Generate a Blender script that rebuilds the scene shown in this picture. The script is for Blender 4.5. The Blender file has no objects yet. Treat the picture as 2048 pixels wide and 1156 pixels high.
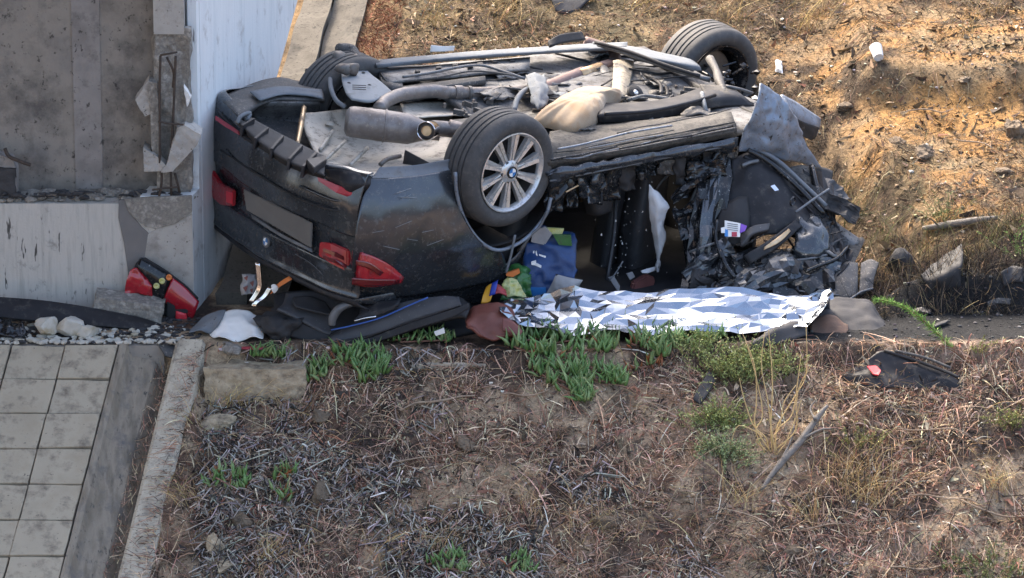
import bpy, math, random
import numpy as np
from mathutils import Vector, Matrix
random.seed(7)
RNG = np.random.default_rng(11)
scene = bpy.context.scene
COL = scene.collection
A = np.array

# ------------------------------------------------------------------ camera
PITCH = math.radians(17)
CR = A([1., 0, 0]); CU = A([0, math.sin(PITCH), math.cos(PITCH)]); CT = A([0, -math.cos(PITCH), math.sin(PITCH)])
FPX = 10500.0
O = A([0, 0, .88])
CAM = O + CR * (-1 / 350) + CU * (-233 / 350) + 30 * CT
cam_d = bpy.data.cameras.new('camera'); cam_o = bpy.data.objects.new('camera', cam_d); COL.objects.link(cam_o)
cam_d.sensor_width = 36; cam_d.lens = FPX * 36 / 2048; cam_d.clip_start = 1; cam_d.clip_end = 800
cam_o.location = CAM; cam_o.rotation_euler = (math.radians(90) - PITCH, 0, 0)
scene.camera = cam_o
# ------------------------------------------------------------------ light
SUN = Vector((-.40, .58, .74)).normalized()
w = bpy.data.worlds.new('World'); scene.world = w; w.use_nodes = True
nt = w.node_tree; bg = nt.nodes['Background']
sky = nt.nodes.new('ShaderNodeTexSky'); sky.sky_type = 'NISHITA'; sky.sun_disc = False
sky.sun_elevation = math.asin(SUN.z); sky.sun_rotation = math.atan2(SUN.x, SUN.y)
sky.altitude = 50; sky.air_density = 1.0; sky.dust_density = 7.0; sky.ozone_density = .6
nt.links.new(sky.outputs[0], bg.inputs[0]); bg.inputs[1].default_value = .15
sd = bpy.data.lights.new('sun', 'SUN'); sd.energy = 1.5; sd.angle = math.radians(10); sd.color = (1, .88, .72)
so = bpy.data.objects.new('sun', sd); COL.objects.link(so); so.rotation_euler = SUN.to_track_quat('Z', 'Y').to_euler()
so.location = (-10, 14, 16)
vs = scene.view_settings; vs.view_transform = 'Standard'; vs.look = 'None'; vs.exposure = 2.2; vs.gamma = 1; vs.use_curve_mapping = False
try: scene.cycles.max_bounces = 8
except Exception: pass

# ------------------------------------------------------------------ noise
def _h(i, j, k, s):
    n = (i * 374761393 + j * 668265263 + k * 2147483647 + s * 1274126177) & 0xffffffff
    n = ((n ^ (n >> 13)) * 1274126177) & 0xffffffff
    n = n ^ (n >> 16)
    return (n & 0xffff) / 65535.0
def vn(x, y, z=None, seed=0):
    x = np.asarray(x, float); y = np.asarray(y, float)
    z = np.zeros_like(x) if z is None else np.asarray(z, float)
    i = np.floor(x).astype(np.int64); j = np.floor(y).astype(np.int64); k = np.floor(z).astype(np.int64)
    u = x - i; v = y - j; t = z - k
    u = u * u * (3 - 2 * u); v = v * v * (3 - 2 * v); t = t * t * (3 - 2 * t)
    r = 0
    for a in (0, 1):
        for b in (0, 1):
            for c in (0, 1):
                r = r + _h(i + a, j + b, k + c, seed) * (u if a else 1 - u) * (v if b else 1 - v) * (t if c else 1 - t)
    return r * 2 - 1
def fbm(x, y, z=None, seed=0, o=4):
    r = 0; a = 1; f = 1; n = 0
    for q in range(o):
        r = r + a * vn(np.asarray(x) * f, np.asarray(y) * f, None if z is None else np.asarray(z) * f, seed + q * 17); n += a
        a *= .5; f *= 2.03
    return r / n
def sst(a, b, x):
    t = np.clip((np.asarray(x, float) - a) / (b - a), 0, 1); return t * t * (3 - 2 * t)

# ------------------------------------------------------------------ terrain height
def terr(x, y):
    x = np.asarray(x, float); y = np.asarray(y, float)
    near = sst(14, 6, np.abs(x)) * sst(-9, -4, y) * sst(12, 7, y)
    e = -.47 + .035 * fbm(x * 3, y * 0, seed=3)
    d = e - y
    front = np.where(d > 0, -.05 * sst(0, .09, d) - .66 * np.minimum(d, 3.2) - .12 * np.clip(d - 3.2, 0, 3), 0)
    bank0 = .52 + .12 * fbm(x * 1.5, y * 0 + 5, seed=8)
    b = np.clip(y - bank0, 0, None)
    bank = .30 * np.minimum(b, 3.2) + .42 * np.clip(b - 3.2, 0, 9)
    scarp = sst(1.9, 2.25, x) * (.15 * sst(2.35, 2.62, y + .1 * fbm(x * 2, y, seed=5)) - .14 * sst(2.62, 3.6, y))
    step = sst(2.02, 2.25, x) * (.19 * sst(.13 + .03 * fbm(x * 4, y * 0, seed=9), .27, y) - .12 * sst(.5, 2.2, y))
    z = front + bank + scarp + step
    rough = .030 * fbm(x * 2.2, y * 2.2, seed=1) + .016 * fbm(x * 9, y * 9, seed=2, o=3)
    flat = .25 + .75 * (sst(0.0, .35, d) + sst(0, .4, b))
    lump = .085 * np.clip(fbm(x * 3.1, y * 3.1, seed=21, o=2), 0, 1) * sst(.1, .5, d)
    z = z + near * (rough * np.clip(flat, 0, 1) + lump)
    # the wreck lies in a flattened hollow
    dx, dy = x, y
    s_ = dx * .8127 + dy * .57; t_ = dx * .564 - dy * .822
    m = sst(-1.15, -.75, s_) * sst(2.95, 2.3, s_) * sst(-1.95, -1.65, t_) * sst(1.2, .75, t_)
    m = np.maximum(m, sst(.9, 1.2, x) * sst(2.45, 1.98, x) * sst(1.7, 1.0, y) * sst(-.2, .1, y))
    z = z + (np.minimum(z, -.04) - z) * m
    z = z - .11 * sst(-1.80, -1.74, x) * sst(-1.10, -1.20, x) * sst(-1.05, -.8, y) * sst(-.46, -.52, y)
    # ground under the paving, channel and wall is dug out
    px = x - .2 * (y + .45)
    z = z - .30 * sst(-1.72, -1.86, px) * sst(-.40, -.47, y)
    return z
def soil(x, y):
    return sst(.10, .34, fbm(np.asarray(x) * 2.3, np.asarray(y) * 2.3, seed=31) + .25 * fbm(np.asarray(x) * 11, np.asarray(y) * 11, seed=32) + .12 * sst(.2, -1.2, x))
# ------------------------------------------------------------------ rays
def ray(px, py):
    d = -CT * FPX + CR * (px - 1024) + CU * (578 - py); return d / np.linalg.norm(d)
def onpl(px, py, p, n):
    d = ray(px, py); return CAM + d * (((p - CAM) @ n) / (d @ n))
cn = .57 * CR - .32 * CU + .77 * CT; cn /= np.linalg.norm(cn)
cf = .81 * CR + .05 * CU - .58 * CT; cf -= cn * (cf @ cn); cf /= np.linalg.norm(cf)
cu = np.cross(cn, cf)
def car(s, t, h): return O + cf * s + cn * t + cu * h          # along, across (near side +), towards the wheels
def T(px, py, t=0.): return onpl(px, py, O + cn * t, cn)
def H(px, py, h=0.): return onpl(px, py, O + cu * h, cu)
def S(px, py, s=0.): return onpl(px, py, O + cf * s, cf)
def Y(px, py, y=0.): return onpl(px, py, A([0, y, 0.]), A([0, 1., 0]))
def Z(px, py, z=0.): return onpl(px, py, A([0, 0, z]), A([0, 0, 1.]))
_tt = np.linspace(26, 40, 2400)
def G(px, py, up=0.):
    d = ray(px, py); P = CAM + d[None] * _tt[:, None]
    k = np.argmax(P[:, 2] < terr(P[:, 0], P[:, 1]) + up)
    return P[k]

# ------------------------------------------------------------------ materials
MATS = {}
def mat(name, cols, scale=6., rough=.6, metal=0., bump=.0, bscale=60., spec=.5, streak=None, coat=0., dirt=None, dirt_amt=.5, dscale=9., trans=0., alpha=1., sheen=0., specks=None):
    m = bpy.data.materials.new(name); m.use_nodes = True; n = m.node_tree.nodes; l = m.node_tree.links
    b = n['Principled BSDF']; b.inputs['Metallic'].default_value = metal; b.inputs['Roughness'].default_value = rough
    b.inputs['Specular IOR Level'].default_value = spec
    if coat: b.inputs['Coat Weight'].default_value = coat; b.inputs['Coat Roughness'].default_value = .12
    if trans: b.inputs['Transmission Weight'].default_value = trans
    if sheen: b.inputs['Sheen Weight'].default_value = sheen
    g = n.new('ShaderNodeNewGeometry'); mp = n.new('ShaderNodeMapping'); l.new(g.outputs['Position'], mp.inputs[0])
    if streak: mp.inputs['Scale'].default_value = streak
    def noise(sc, det=6., ro=.6, src=mp):
        t = n.new('ShaderNodeTexNoise'); t.inputs['Scale'].default_value = sc; t.inputs['Detail'].default_value = det; t.inputs['Roughness'].default_value = ro
        l.new(src.outputs[0], t.inputs['Vector']); return t
    t = noise(scale); cr = n.new('ShaderNodeValToRGB'); l.new(t.outputs[0], cr.inputs[0])
    if not isinstance(cols[0], (tuple, list)): cols = [cols]
    k = len(cols); el = cr.color_ramp.elements
    while len(el) < max(k, 2): el.new(.5)
    for i in range(max(k, 2)):
        c = cols[min(i, k - 1)]; el[i].position = .32 + .36 * i / (max(k, 2) - 1); el[i].color = (*c, 1)
    out = cr.outputs[0]
    if dirt:
        t2 = n.new('ShaderNodeTexNoise'); t2.inputs['Scale'].default_value = dscale; t2.inputs['Detail'].default_value = 8; t2.inputs['Roughness'].default_value = .7
        l.new(g.outputs['Position'], t2.inputs['Vector'])
        r2 = n.new('ShaderNodeMapRange'); l.new(t2.outputs[0], r2.inputs[0]); r2.inputs[1].default_value = .62 - .3 * dirt_amt; r2.inputs[2].default_value = .80 - .25 * dirt_amt
        mx = n.new('ShaderNodeMix'); mx.data_type = 'RGBA'; l.new(r2.outputs[0], mx.inputs[0]); l.new(out, mx.inputs[6]); mx.inputs[7].default_value = (*dirt, 1); out = mx.outputs[2]
        ma = n.new('ShaderNodeMath'); ma.operation = 'MULTIPLY_ADD'; l.new(r2.outputs[0], ma.inputs[0]); ma.inputs[1].default_value = max(0, .8 - rough); ma.inputs[2].default_value = rough; l.new(ma.outputs[0], b.inputs['Roughness'])
        if metal:
            mm = n.new('ShaderNodeMath'); mm.operation = 'MULTIPLY_ADD'; l.new(r2.outputs[0], mm.inputs[0]); mm.inputs[1].default_value = -metal; mm.inputs[2].default_value = metal; l.new(mm.outputs[0], b.inputs['Metallic'])
    if specks:
        sv, lo, hi, dk = specks
        mp2 = n.new('ShaderNodeMapping'); l.new(g.outputs['Position'], mp2.inputs[0]); mp2.inputs['Scale'].default_value = sv
        t5 = n.new('ShaderNodeTexNoise'); t5.inputs['Scale'].default_value = 1; t5.inputs['Detail'].default_value = 3; t5.inputs['Roughness'].default_value = .7; l.new(mp2.outputs[0], t5.inputs['Vector'])
        r5 = n.new('ShaderNodeMapRange'); l.new(t5.outputs[0], r5.inputs[0]); r5.inputs[1].default_value = lo; r5.inputs[2].default_value = hi
        mx5 = n.new('ShaderNodeMix'); mx5.data_type = 'RGBA'; l.new(r5.outputs[0], mx5.inputs[0]); l.new(out, mx5.inputs[6]); mx5.inputs[7].default_value = (*dk, 1); out = mx5.outputs[2]
    l.new(out, b.inputs['Base Color'])
    if bump:
        t3 = noise(bscale, 5., .65, g); bp = n.new('ShaderNodeBump'); bp.inputs['Strength'].default_value = bump; bp.inputs['Distance'].default_value = .01
        l.new(t3.outputs[0], bp.inputs['Height']); l.new(bp.outputs[0], b.inputs['Normal'])
    MATS[name] = m; return m
def attr_mat(name, rough=.8, jitter=.0, bump=0., trans=0., nscale=90.):
    m = bpy.data.materials.new(name); m.use_nodes = True; n = m.node_tree.nodes; l = m.node_tree.links; b = n['Principled BSDF']
    b.inputs['Roughness'].default_value = rough; b.inputs['Specular IOR Level'].default_value = .25
    a = n.new('ShaderNodeAttribute'); a.attribute_name = 'tint'; out = a.outputs['Color']
    g = n.new('ShaderNodeNewGeometry')
    if jitter:
        t = n.new('ShaderNodeTexNoise'); t.inputs['Scale'].default_value = nscale; t.inputs['Detail'].default_value = 6; t.inputs['Roughness'].default_value = .75; l.new(g.outputs['Position'], t.inputs['Vector'])
        r = n.new('ShaderNodeMapRange'); l.new(t.outputs[0], r.inputs[0]); r.inputs[1].default_value = .3; r.inputs[2].default_value = .7; r.inputs[3].default_value = 1 - jitter; r.inputs[4].default_value = 1 + jitter
        v = n.new('ShaderNodeVectorMath'); v.operation = 'SCALE'; l.new(out, v.inputs[0]); l.new(r.outputs[0], v.inputs['Scale']); out = v.outputs[0]
        if bump:
            bp = n.new('ShaderNodeBump'); bp.inputs['Strength'].default_value = bump; bp.inputs['Distance'].default_value = .02; l.new(t.outputs[0], bp.inputs['Height']); l.new(bp.outputs[0], b.inputs['Normal'])
    l.new(out, b.inputs['Base Color']); MATS[name] = m; return m
M = MATS
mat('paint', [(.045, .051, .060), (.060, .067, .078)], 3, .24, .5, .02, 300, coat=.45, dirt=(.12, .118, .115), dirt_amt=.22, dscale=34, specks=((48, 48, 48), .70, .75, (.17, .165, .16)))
mat('paint_skylit', [(.17, .205, .26), (.22, .26, .32)], 5, .40, .3, .03, 200, dirt=(.16, .15, .15), dirt_amt=.5, dscale=25, specks=((40, 40, 40), .60, .68, (.06, .065, .075)))  # car paint made paler and bluer, painting in the sky's reflection
mat('black_plastic', [(.020, .020, .023), (.034, .034, .038)], 8, .45, 0, .08, 220, dirt=(.10, .09, .08), dirt_amt=.25, dscale=16, spec=.18)
mat('matt_black', [(.014, .014, .016), (.03, .03, .033)], 10, .75, 0, .15, 150)
mat('gloss_black', [(.010, .011, .013), (.02, .021, .024)], 8, .18, .2, .04, 120, dirt=(.12, .11, .10), dirt_amt=.22, dscale=22, specks=((50, 50, 50), .64, .70, (.25, .24, .23)))
mat('interior', [(.010, .010, .012), (.022, .022, .025)], 9, .7, 0, .1, 200)
mat('interior_grey', [(.040, .041, .046), (.055, .056, .062)], 14, .6, 0, .05, 400, dirt=(.09, .085, .08), dirt_amt=.2, specks=((55, 55, 55), .66, .72, (.16, .155, .15)))
mat('cover_light', [(.22, .235, .25), (.28, .295, .31)], 9, .75, .0, .05, 200, spec=.3, dirt=(.12, .12, .12), dirt_amt=.25)
mat('under_grey', [(.10, .10, .105), (.15, .15, .152), (.19, .19, .19)], 7, .55, .25, .12, 90, dirt=(.05, .045, .042), dirt_amt=.45, dscale=12, specks=((60, 60, 60), .58, .66, (.03, .028, .026)), spec=.18)
mat('under_dark', [(.06, .06, .062), (.10, .098, .098)], 8, .6, .1, .2, 80, dirt=(.12, .11, .10), dirt_amt=.4, dscale=18, specks=((70, 70, 70), .58, .66, (.22, .20, .18)), spec=.18)
mat('under_brown', [(.035, .033, .031), (.070, .064, .058), (.024, .023, .022)], 9, .75, .05, .3, 70, dirt=(.105, .095, .082), dirt_amt=.35, dscale=26, specks=((45, 60, 80), .52, .62, (.018, .017, .016)))
mat('beige_plate', [(.40, .365, .31), (.48, .445, .39)], 6, .6, .1, .15, 70, dirt=(.11, .10, .09), dirt_amt=.38, dscale=11, specks=((40, 40, 40), .60, .70, (.10, .085, .07)))
mat('cream_metal', [(.24, .205, .155), (.31, .275, .22)], 12, .6, 0, .2, 90, dirt=(.06, .05, .045), dirt_amt=.45, dscale=26)
mat('cover_grey', [(.13, .145, .165), (.18, .195, .215)], 9, .85, .0, .05, 200, dirt=(.12, .12, .12), dirt_amt=.3, specks=((55, 55, 55), .62, .70, (.05, .05, .05)), spec=.18)
mat('exhaust', [(.17, .15, .145), (.24, .22, .21), (.15, .125, .115)], 9, .5, .55, .1, 120, dirt=(.19, .16, .14), dirt_amt=.3, specks=((50, 50, 50), .58, .68, (.30, .26, .22)))
mat('exhaust_rust', [(.17, .115, .105), (.23, .165, .15)], 12, .7, .3, .15, 120)
mat('bronze', [(.50, .33, .18), (.70, .52, .33)], 14, .4, .6, .1, 100, dirt=(.13, .09, .06), dirt_amt=.35)
mat('alloy', [(.55, .55, .55), (.66, .66, .66)], 14, .30, .65, .03, 200, dirt=(.10, .085, .065), dirt_amt=.30, dscale=40)
mat('chrome', [(.70, .70, .72), (.8, .8, .82)], 8, .12, 1., .0)
mat('silver', [(.10, .107, .118), (.17, .178, .19)], 20, .55, .5, .3, 60, dirt=(.14, .13, .13), dirt_amt=.35)
mat('rubber', [(.045, .045, .047), (.065, .065, .067)], 20, .72, 0, .08, 300, dirt=(.10, .095, .09), dirt_amt=.36, dscale=30)
mat('steel', [(.10, .095, .09), (.20, .185, .17)], 20, .5, .5, .2, 90, dirt=(.09, .06, .045), dirt_amt=.5, dscale=20)
mat('red_lens', [(.30, .012, .022), (.38, .016, .028)], 10, .16, 0, .05, 60, coat=.5, dirt=(.10, .02, .025), dirt_amt=.3, dscale=18)
mat('red_lens_dark', [(.10, .005, .01), (.13, .008, .013)], 10, .15, 0, 0, coat=.6)
mat('red_reflector', [(.33, .03, .05), (.38, .04, .06)], 10, .3, 0, 0)
mat('red_bright', [(.62, .03, .05), (.70, .05, .07)], 14, .4, 0, .1, 60)
mat('plate_grey', [(.105, .102, .098), (.135, .13, .125)], 4, .6)
mat('blue_mark', [(.03, .16, .42), (.04, .2, .5)], 10, .3)
mat('white_mark', [(.75, .76, .78), (.8, .8, .8)], 10, .4)
mat('cushion', [(.31, .20, .108), (.36, .27, .18), (.28, .165, .08)], 5, .9, 0, .25, 260, sheen=.2)
mat('airbag', [(.45, .46, .49), (.55, .555, .57)], 8, .85, 0, .25, 140, dirt=(.34, .31, .29), dirt_amt=.25)
mat('plastic_white', [(.66, .66, .64), (.78, .77, .76)], 7, .45, 0, .1, 60)
mat('paper', [(.60, .60, .60), (.68, .68, .67)], 9, .8)
mat('foil', [(.29, .32, .37), (.36, .39, .44)], 9, .20, .95, .0, 60)
mat('leather', [(.12, .036, .025), (.19, .06, .042)], 9, .5, 0, .2, 160)
mat('maroon', [(.14, .05, .045), (.2, .075, .065)], 9, .7, 0, .1)
mat('blue_bag', [(.012, .04, .13), (.02, .06, .19)], 5, .45, 0, .3, 40, dirt=(.05, .06, .09), dirt_amt=.35)
mat('blue_pack', [(.02, .04, .30), (.03, .06, .38)], 6, .35)
mat('orange_pack', [(.75, .33, .02), (.8, .4, .04)], 6, .4)
mat('red_pack', [(.36, .03, .04), (.45, .06, .06)], 6, .4, dirt=(.16, .04, .04), dirt_amt=.4, dscale=20)
mat('green_pack', [(.015, .085, .022), (.04, .15, .04)], 14, .35, 0, .2, 50, dirt=(.05, .06, .04), dirt_amt=.35, dscale=20)
mat('yellow_pack', [(.42, .40, .08), (.5, .5, .24), (.15, .26, .06)], 26, .4)
mat('grey_bag', [(.22, .22, .23), (.32, .31, .31)], 9, .6, 0, .2, 60)
mat('purple', [(.12, .04, .35), (.2, .08, .45)], 9, .5)
mat('orange_plastic', [(.55, .15, .03), (.62, .2, .06)], 9, .5)
mat('blue_trim', [(.03, .09, .32), (.04, .11, .4)], 9, .4)
mat('concrete', [(.30, .285, .26), (.40, .38, .35), (.34, .32, .295)], 3, .9, 0, .25, 60, dirt=(.17, .15, .13), dirt_amt=.3, dscale=7, specks=((34, 34, 34), .64, .70, (.10, .09, .08)))
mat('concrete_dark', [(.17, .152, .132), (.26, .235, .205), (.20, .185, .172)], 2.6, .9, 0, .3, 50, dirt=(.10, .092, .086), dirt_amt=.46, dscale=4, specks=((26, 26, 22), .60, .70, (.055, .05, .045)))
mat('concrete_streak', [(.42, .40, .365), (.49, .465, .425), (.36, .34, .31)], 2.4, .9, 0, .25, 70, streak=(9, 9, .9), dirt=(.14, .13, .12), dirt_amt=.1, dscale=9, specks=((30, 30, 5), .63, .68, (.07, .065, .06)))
mat('concrete_band', [(.21, .195, .185), (.27, .25, .235), (.18, .165, .155)], 3, .9, 0, .25, 60, dirt=(.12, .11, .105), dirt_amt=.25, dscale=9, specks=((26, 26, 22), .62, .70, (.07, .065, .06)))
mat('concrete_patch', [(.14, .135, .13), (.18, .17, .165)], 4, .9, 0, .2, 60)
mat('concrete_rough', [(.33, .305, .265), (.20, .185, .165), (.40, .375, .335)], 22, .95, 0, 1., 45, dirt=(.13, .12, .11), dirt_amt=.35, dscale=34)
mat('painted_wall', [(.60, .645, .67), (.70, .735, .755), (.64, .675, .70)], 2.2, .8, 0, .15, 50, streak=(5, 5, .5), dirt=(.33, .32, .31), dirt_amt=.22, dscale=5, specks=((22, 22, 4), .66, .74, (.20, .21, .22)))
mat('tile', [(.335, .278, .200), (.405, .345, .258), (.37, .315, .235)], 4, .9, 0, .35, 60, dirt=(.14, .115, .09), dirt_amt=.38, dscale=8, specks=((38, 38, 38), .66, .72, (.12, .10, .08)))
mat('joint', [(.05, .045, .04), (.08, .07, .06)], 20, .95)
mat('channel', [(.185, .152, .112), (.28, .235, .18), (.13, .108, .082)], 4, .9, 0, .35, 60, streak=(3, .8, .8), dirt=(.13, .12, .115), dirt_amt=.35, dscale=8, specks=((40, 16, 16), .60, .70, (.09, .08, .07)))
mat('kerb', [(.40, .35, .27), (.48, .425, .335), (.32, .28, .22)], 6, .95, 0, .4, 60, dirt=(.17, .15, .13), dirt_amt=.35, dscale=13, specks=((60, 60, 60), .58, .68, (.11, .095, .08)))
mat('shaded_kerb', [(.07, .062, .05), (.105, .094, .078), (.05, .045, .038)], 6, .95, 0, .5, 60, specks=((50, 50, 50), .58, .68, (.025, .023, .02)))  # kerb concrete darkened, painting shade into the climbing strips
mat('sandstone', [(.34, .27, .175), (.45, .37, .26), (.25, .195, .13)], 9, .95, 0, .9, 45, dirt=(.14, .11, .08), dirt_amt=.42, dscale=14)
mat('white_stone', [(.40, .38, .33), (.50, .48, .43), (.36, .30, .2)], 8, .95, 0, .5, 50)
mat('dark_rock', [(.02, .02, .022), (.045, .045, .05)], 14, .7, 0, .6, 50)
mat('clod', [(.11, .082, .056), (.18, .137, .095)], 16, .95, 0, 1., 40, dirt=(.06, .045, .033), dirt_amt=.4, dscale=22)
mat('wood_grey', [(.13, .115, .10), (.20, .18, .16), (.09, .08, .07)], 16, .9, 0, .5, 90)
mat('twig', [(.24, .17, .12), (.36, .28, .2)], 20, .9, 0, .3, 90)
mat('rebar', [(.05, .04, .035), (.1, .075, .06)], 30, .8, .3, .3, 90)
mat('bundle', [(.035, .035, .04), (.06, .058, .06)], 5, .85, 0, .2, 120)
mat('bundle_brown', [(.19, .105, .07), (.12, .075, .055), (.24, .14, .09)], 8, .85, 0, .2, 100)
mat('iceplant', [(.10, .20, .055), (.145, .26, .08), (.08, .165, .05)], 14, .45, 0, .05, 100)
mat('iceplant_red', [(.26, .07, .03), (.3, .12, .04)], 14, .5)
mat('iceplant_stem', [(.17, .075, .05), (.22, .12, .08)], 14, .8)
mat('bottle', [(.62, .64, .66), (.7, .7, .7)], 9, .25, 0, .1, 40, trans=.3)
attr_mat('ground', .95, .55, .9, nscale=55.)
attr_mat('blade', .85, .3, nscale=40.)
attr_mat('leafy', .6, .3, nscale=60.)

# ------------------------------------------------------------------ objects
def tag(o, label=None, cat=None, group=None, kind=None):
    if label: o['label'] = label
    if cat: o['category'] = cat
    if group: o['group'] = group
    if kind: o['kind'] = kind
    return o
def thing(name, label, cat, loc=(0, 0, 0), group=None):
    o = bpy.data.objects.new(name, None); o.empty_display_size = .1; COL.objects.link(o); o.location = [float(v) for v in loc]
    return tag(o, label, cat, group)
def wloc(o):
    v = Vector((0, 0, 0))
    while o is not None: v = v + Vector(o.location); o = o.parent
    return np.array(v)
def mk(name, V, F, m, parent=None, smooth=True, tint=None, autoscale=None):
    V = np.asarray(V, float).reshape(-1, 3)
    base = wloc(parent) if parent is not None else A([V[:, 0].mean(), V[:, 1].mean(), V[:, 2].min()])
    me = bpy.data.meshes.new(name)
    if isinstance(F, np.ndarray):
        k = F.shape[1]; me.vertices.add(len(V)); me.vertices.foreach_set('co', (V - base).astype(np.float32).ravel())
        me.loops.add(F.size); me.loops.foreach_set('vertex_index', F.astype(np.int32).ravel())
        me.polygons.add(len(F)); me.polygons.foreach_set('loop_start', np.arange(0, F.size, k, dtype=np.int32)); me.polygons.foreach_set('loop_total', np.full(len(F), k, np.int32))
        me.update(calc_edges=True)
    else:
        me.from_pydata((V - base).tolist(), [], [list(f) for f in F])
    me.polygons.foreach_set('use_smooth', np.full(len(me.polygons), bool(smooth)))
    if tint is not None:
        a = me.attributes.new('tint', 'FLOAT_COLOR', 'POINT'); c = np.ones((len(V), 4), np.float32); c[:, :3] = tint; a.data.foreach_set('color', c.ravel())
    ms = m if isinstance(m, (list, tuple)) else [m]
    for q in ms: me.materials.append(M[q] if isinstance(q, str) else q)
    me.validate(); me.update()
    o = bpy.data.objects.new(name, me); COL.objects.link(o)
    if parent is not None: o.parent = parent
    else: o.location = base
    return o
def sharp(o, ang=35):
    me = o.data
    try: me.set_sharp_from_angle(angle=math.radians(ang))
    except Exception: pass
    return o
def join(parts):
    V = []; F = []; k = 0
    for v, f in parts:
        v = np.asarray(v, float); V.append(v); F += [tuple(i + k for i in q) for q in (f.tolist() if isinstance(f, np.ndarray) else f)]; k += len(v)
    return np.vstack(V), F
def cr(P, n):                                # Catmull-Rom along axis 0
    P = np.asarray(P, float); k = len(P)
    if k == 2: t = np.linspace(0, 1, n + 1)[:, None]; t = t.reshape(-1, *([1] * (P.ndim - 1))); return P[0] * (1 - t) + P[1] * t
    E = np.concatenate([[2 * P[0] - P[1]], P, [2 * P[-1] - P[-2]]]); out = []
    for i in range(k - 1):
        a, b, c, d = E[i:i + 4]
        for t in np.linspace(0, 1, n, endpoint=False):
            out.append(.5 * (2 * b + (c - a) * t + (2 * a - 5 * b + 4 * c - d) * t * t + (3 * b - a - 3 * c + d) * t ** 3))
    out.append(P[-1]); return np.array(out)
def surf(rows, n=6, thick=.004, amp=0., sc=8., seed=0, ridge=False, lin=False, octv=3):
    P = np.array([[A(c, float) for c in r] for r in rows])
    if lin:
        def li(Q):
            o = []
            for i in range(len(Q) - 1):
                for t in np.linspace(0, 1, n, endpoint=False): o.append(Q[i] * (1 - t) + Q[i + 1] * t)
            o.append(Q[-1]); return np.array(o)
        P = li(P); P = np.swapaxes(li(np.swapaxes(P, 0, 1)), 0, 1)
    else:
        P = cr(P, n); P = np.swapaxes(cr(np.swapaxes(P, 0, 1), n), 0, 1)
    r, c = P.shape[:2]
    N = np.cross(np.gradient(P, axis=0), np.gradient(P, axis=1)); N /= np.linalg.norm(N, axis=2, keepdims=True) + 1e-9
    if amp:
        q = fbm(P[..., 0] * sc, P[..., 1] * sc, P[..., 2] * sc, seed=seed, o=octv)
        if ridge: q = 1 - 2 * np.abs(q) * 1.6
        P = P + N * (amp * q)[..., None]
        N = np.cross(np.gradient(P, axis=0), np.gradient(P, axis=1)); N /= np.linalg.norm(N, axis=2, keepdims=True) + 1e-9
    V = P.reshape(-1, 3); B = (P - N * thick).reshape(-1, 3)
    idx = np.arange(r * c).reshape(r, c); k = r * c
    a, b, cc, d = idx[:-1, :-1].ravel(), idx[:-1, 1:].ravel(), idx[1:, 1:].ravel(), idx[1:, :-1].ravel()
    F = [np.stack([a, d, cc, b], 1), np.stack([a, b, cc, d], 1) + k]
    ring = np.concatenate([idx[0, :], idx[1:, -1], idx[-1, -2::-1], idx[-2:0:-1, 0]]); nx = np.roll(ring, -1)
    F.append(np.stack([ring, nx, nx + k, ring + k], 1))
    return np.vstack([V, B]), np.vstack(F)
def patch(name, rows, m, parent=None, **k):
    flat = name in ('crushed_pillar', 'crushed_panel', 'torn_sheet')
    if flat: k['n'] = min(k.get('n', 6), 4); k['amp'] = k.get('amp', 0) * 1.0; k['sc'] = min(k.get('sc', 9), 9); k['octv'] = 2
    V, F = surf(rows, **k)
    if flat:
        V = V + np.random.default_rng(len(V)).normal(0, .0012, V.shape); d_ = np.arange(len(F)) % 3 > 0
        F = np.vstack([np.where(d_[:, None], F[:, [0, 1, 2]], F[:, [0, 1, 3]]), np.where(d_[:, None], F[:, [0, 2, 3]], F[:, [1, 2, 3]])])
    return mk(name, V, F, m, parent, smooth=not flat)
def tubeg(P, r, sides=8, n=5, cap=True):
    P = cr(np.asarray(P, float), n) if n > 1 and len(P) > 2 else np.asarray(P, float)
    k = len(P); R = np.interp(np.linspace(0, 1, k), np.linspace(0, 1, len(np.atleast_1d(r))), np.atleast_1d(r)) if np.size(r) > 1 else np.full(k, float(r))
    D = np.gradient(P, axis=0); D /= np.linalg.norm(D, axis=1, keepdims=True) + 1e-9
    up = A([0, 0, 1.]) if abs(D[0][2]) < .9 else A([1., 0, 0]); V = []
    for i in range(k):
        a = np.cross(D[i], up); a /= np.linalg.norm(a) + 1e-9; b = np.cross(a, D[i]); up = b
        for q in range(sides):
            th = 2 * math.pi * q / sides; V.append(P[i] + R[i] * (a * math.cos(th) + b * math.sin(th)))
    F = []
    for i in range(k - 1):
        for q in range(sides):
            F.append((i * sides + q, i * sides + (q + 1) % sides, (i + 1) * sides + (q + 1) % sides, (i + 1) * sides + q))
    if cap: F.append(tuple(range(sides - 1, -1, -1))); F.append(tuple((k - 1) * sides + q for q in range(sides)))
    return np.array(V), F
def tube(name, P, r, m, parent=None, **k):
    return mk(name, *tubeg(P, r, **k), m, parent)
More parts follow.
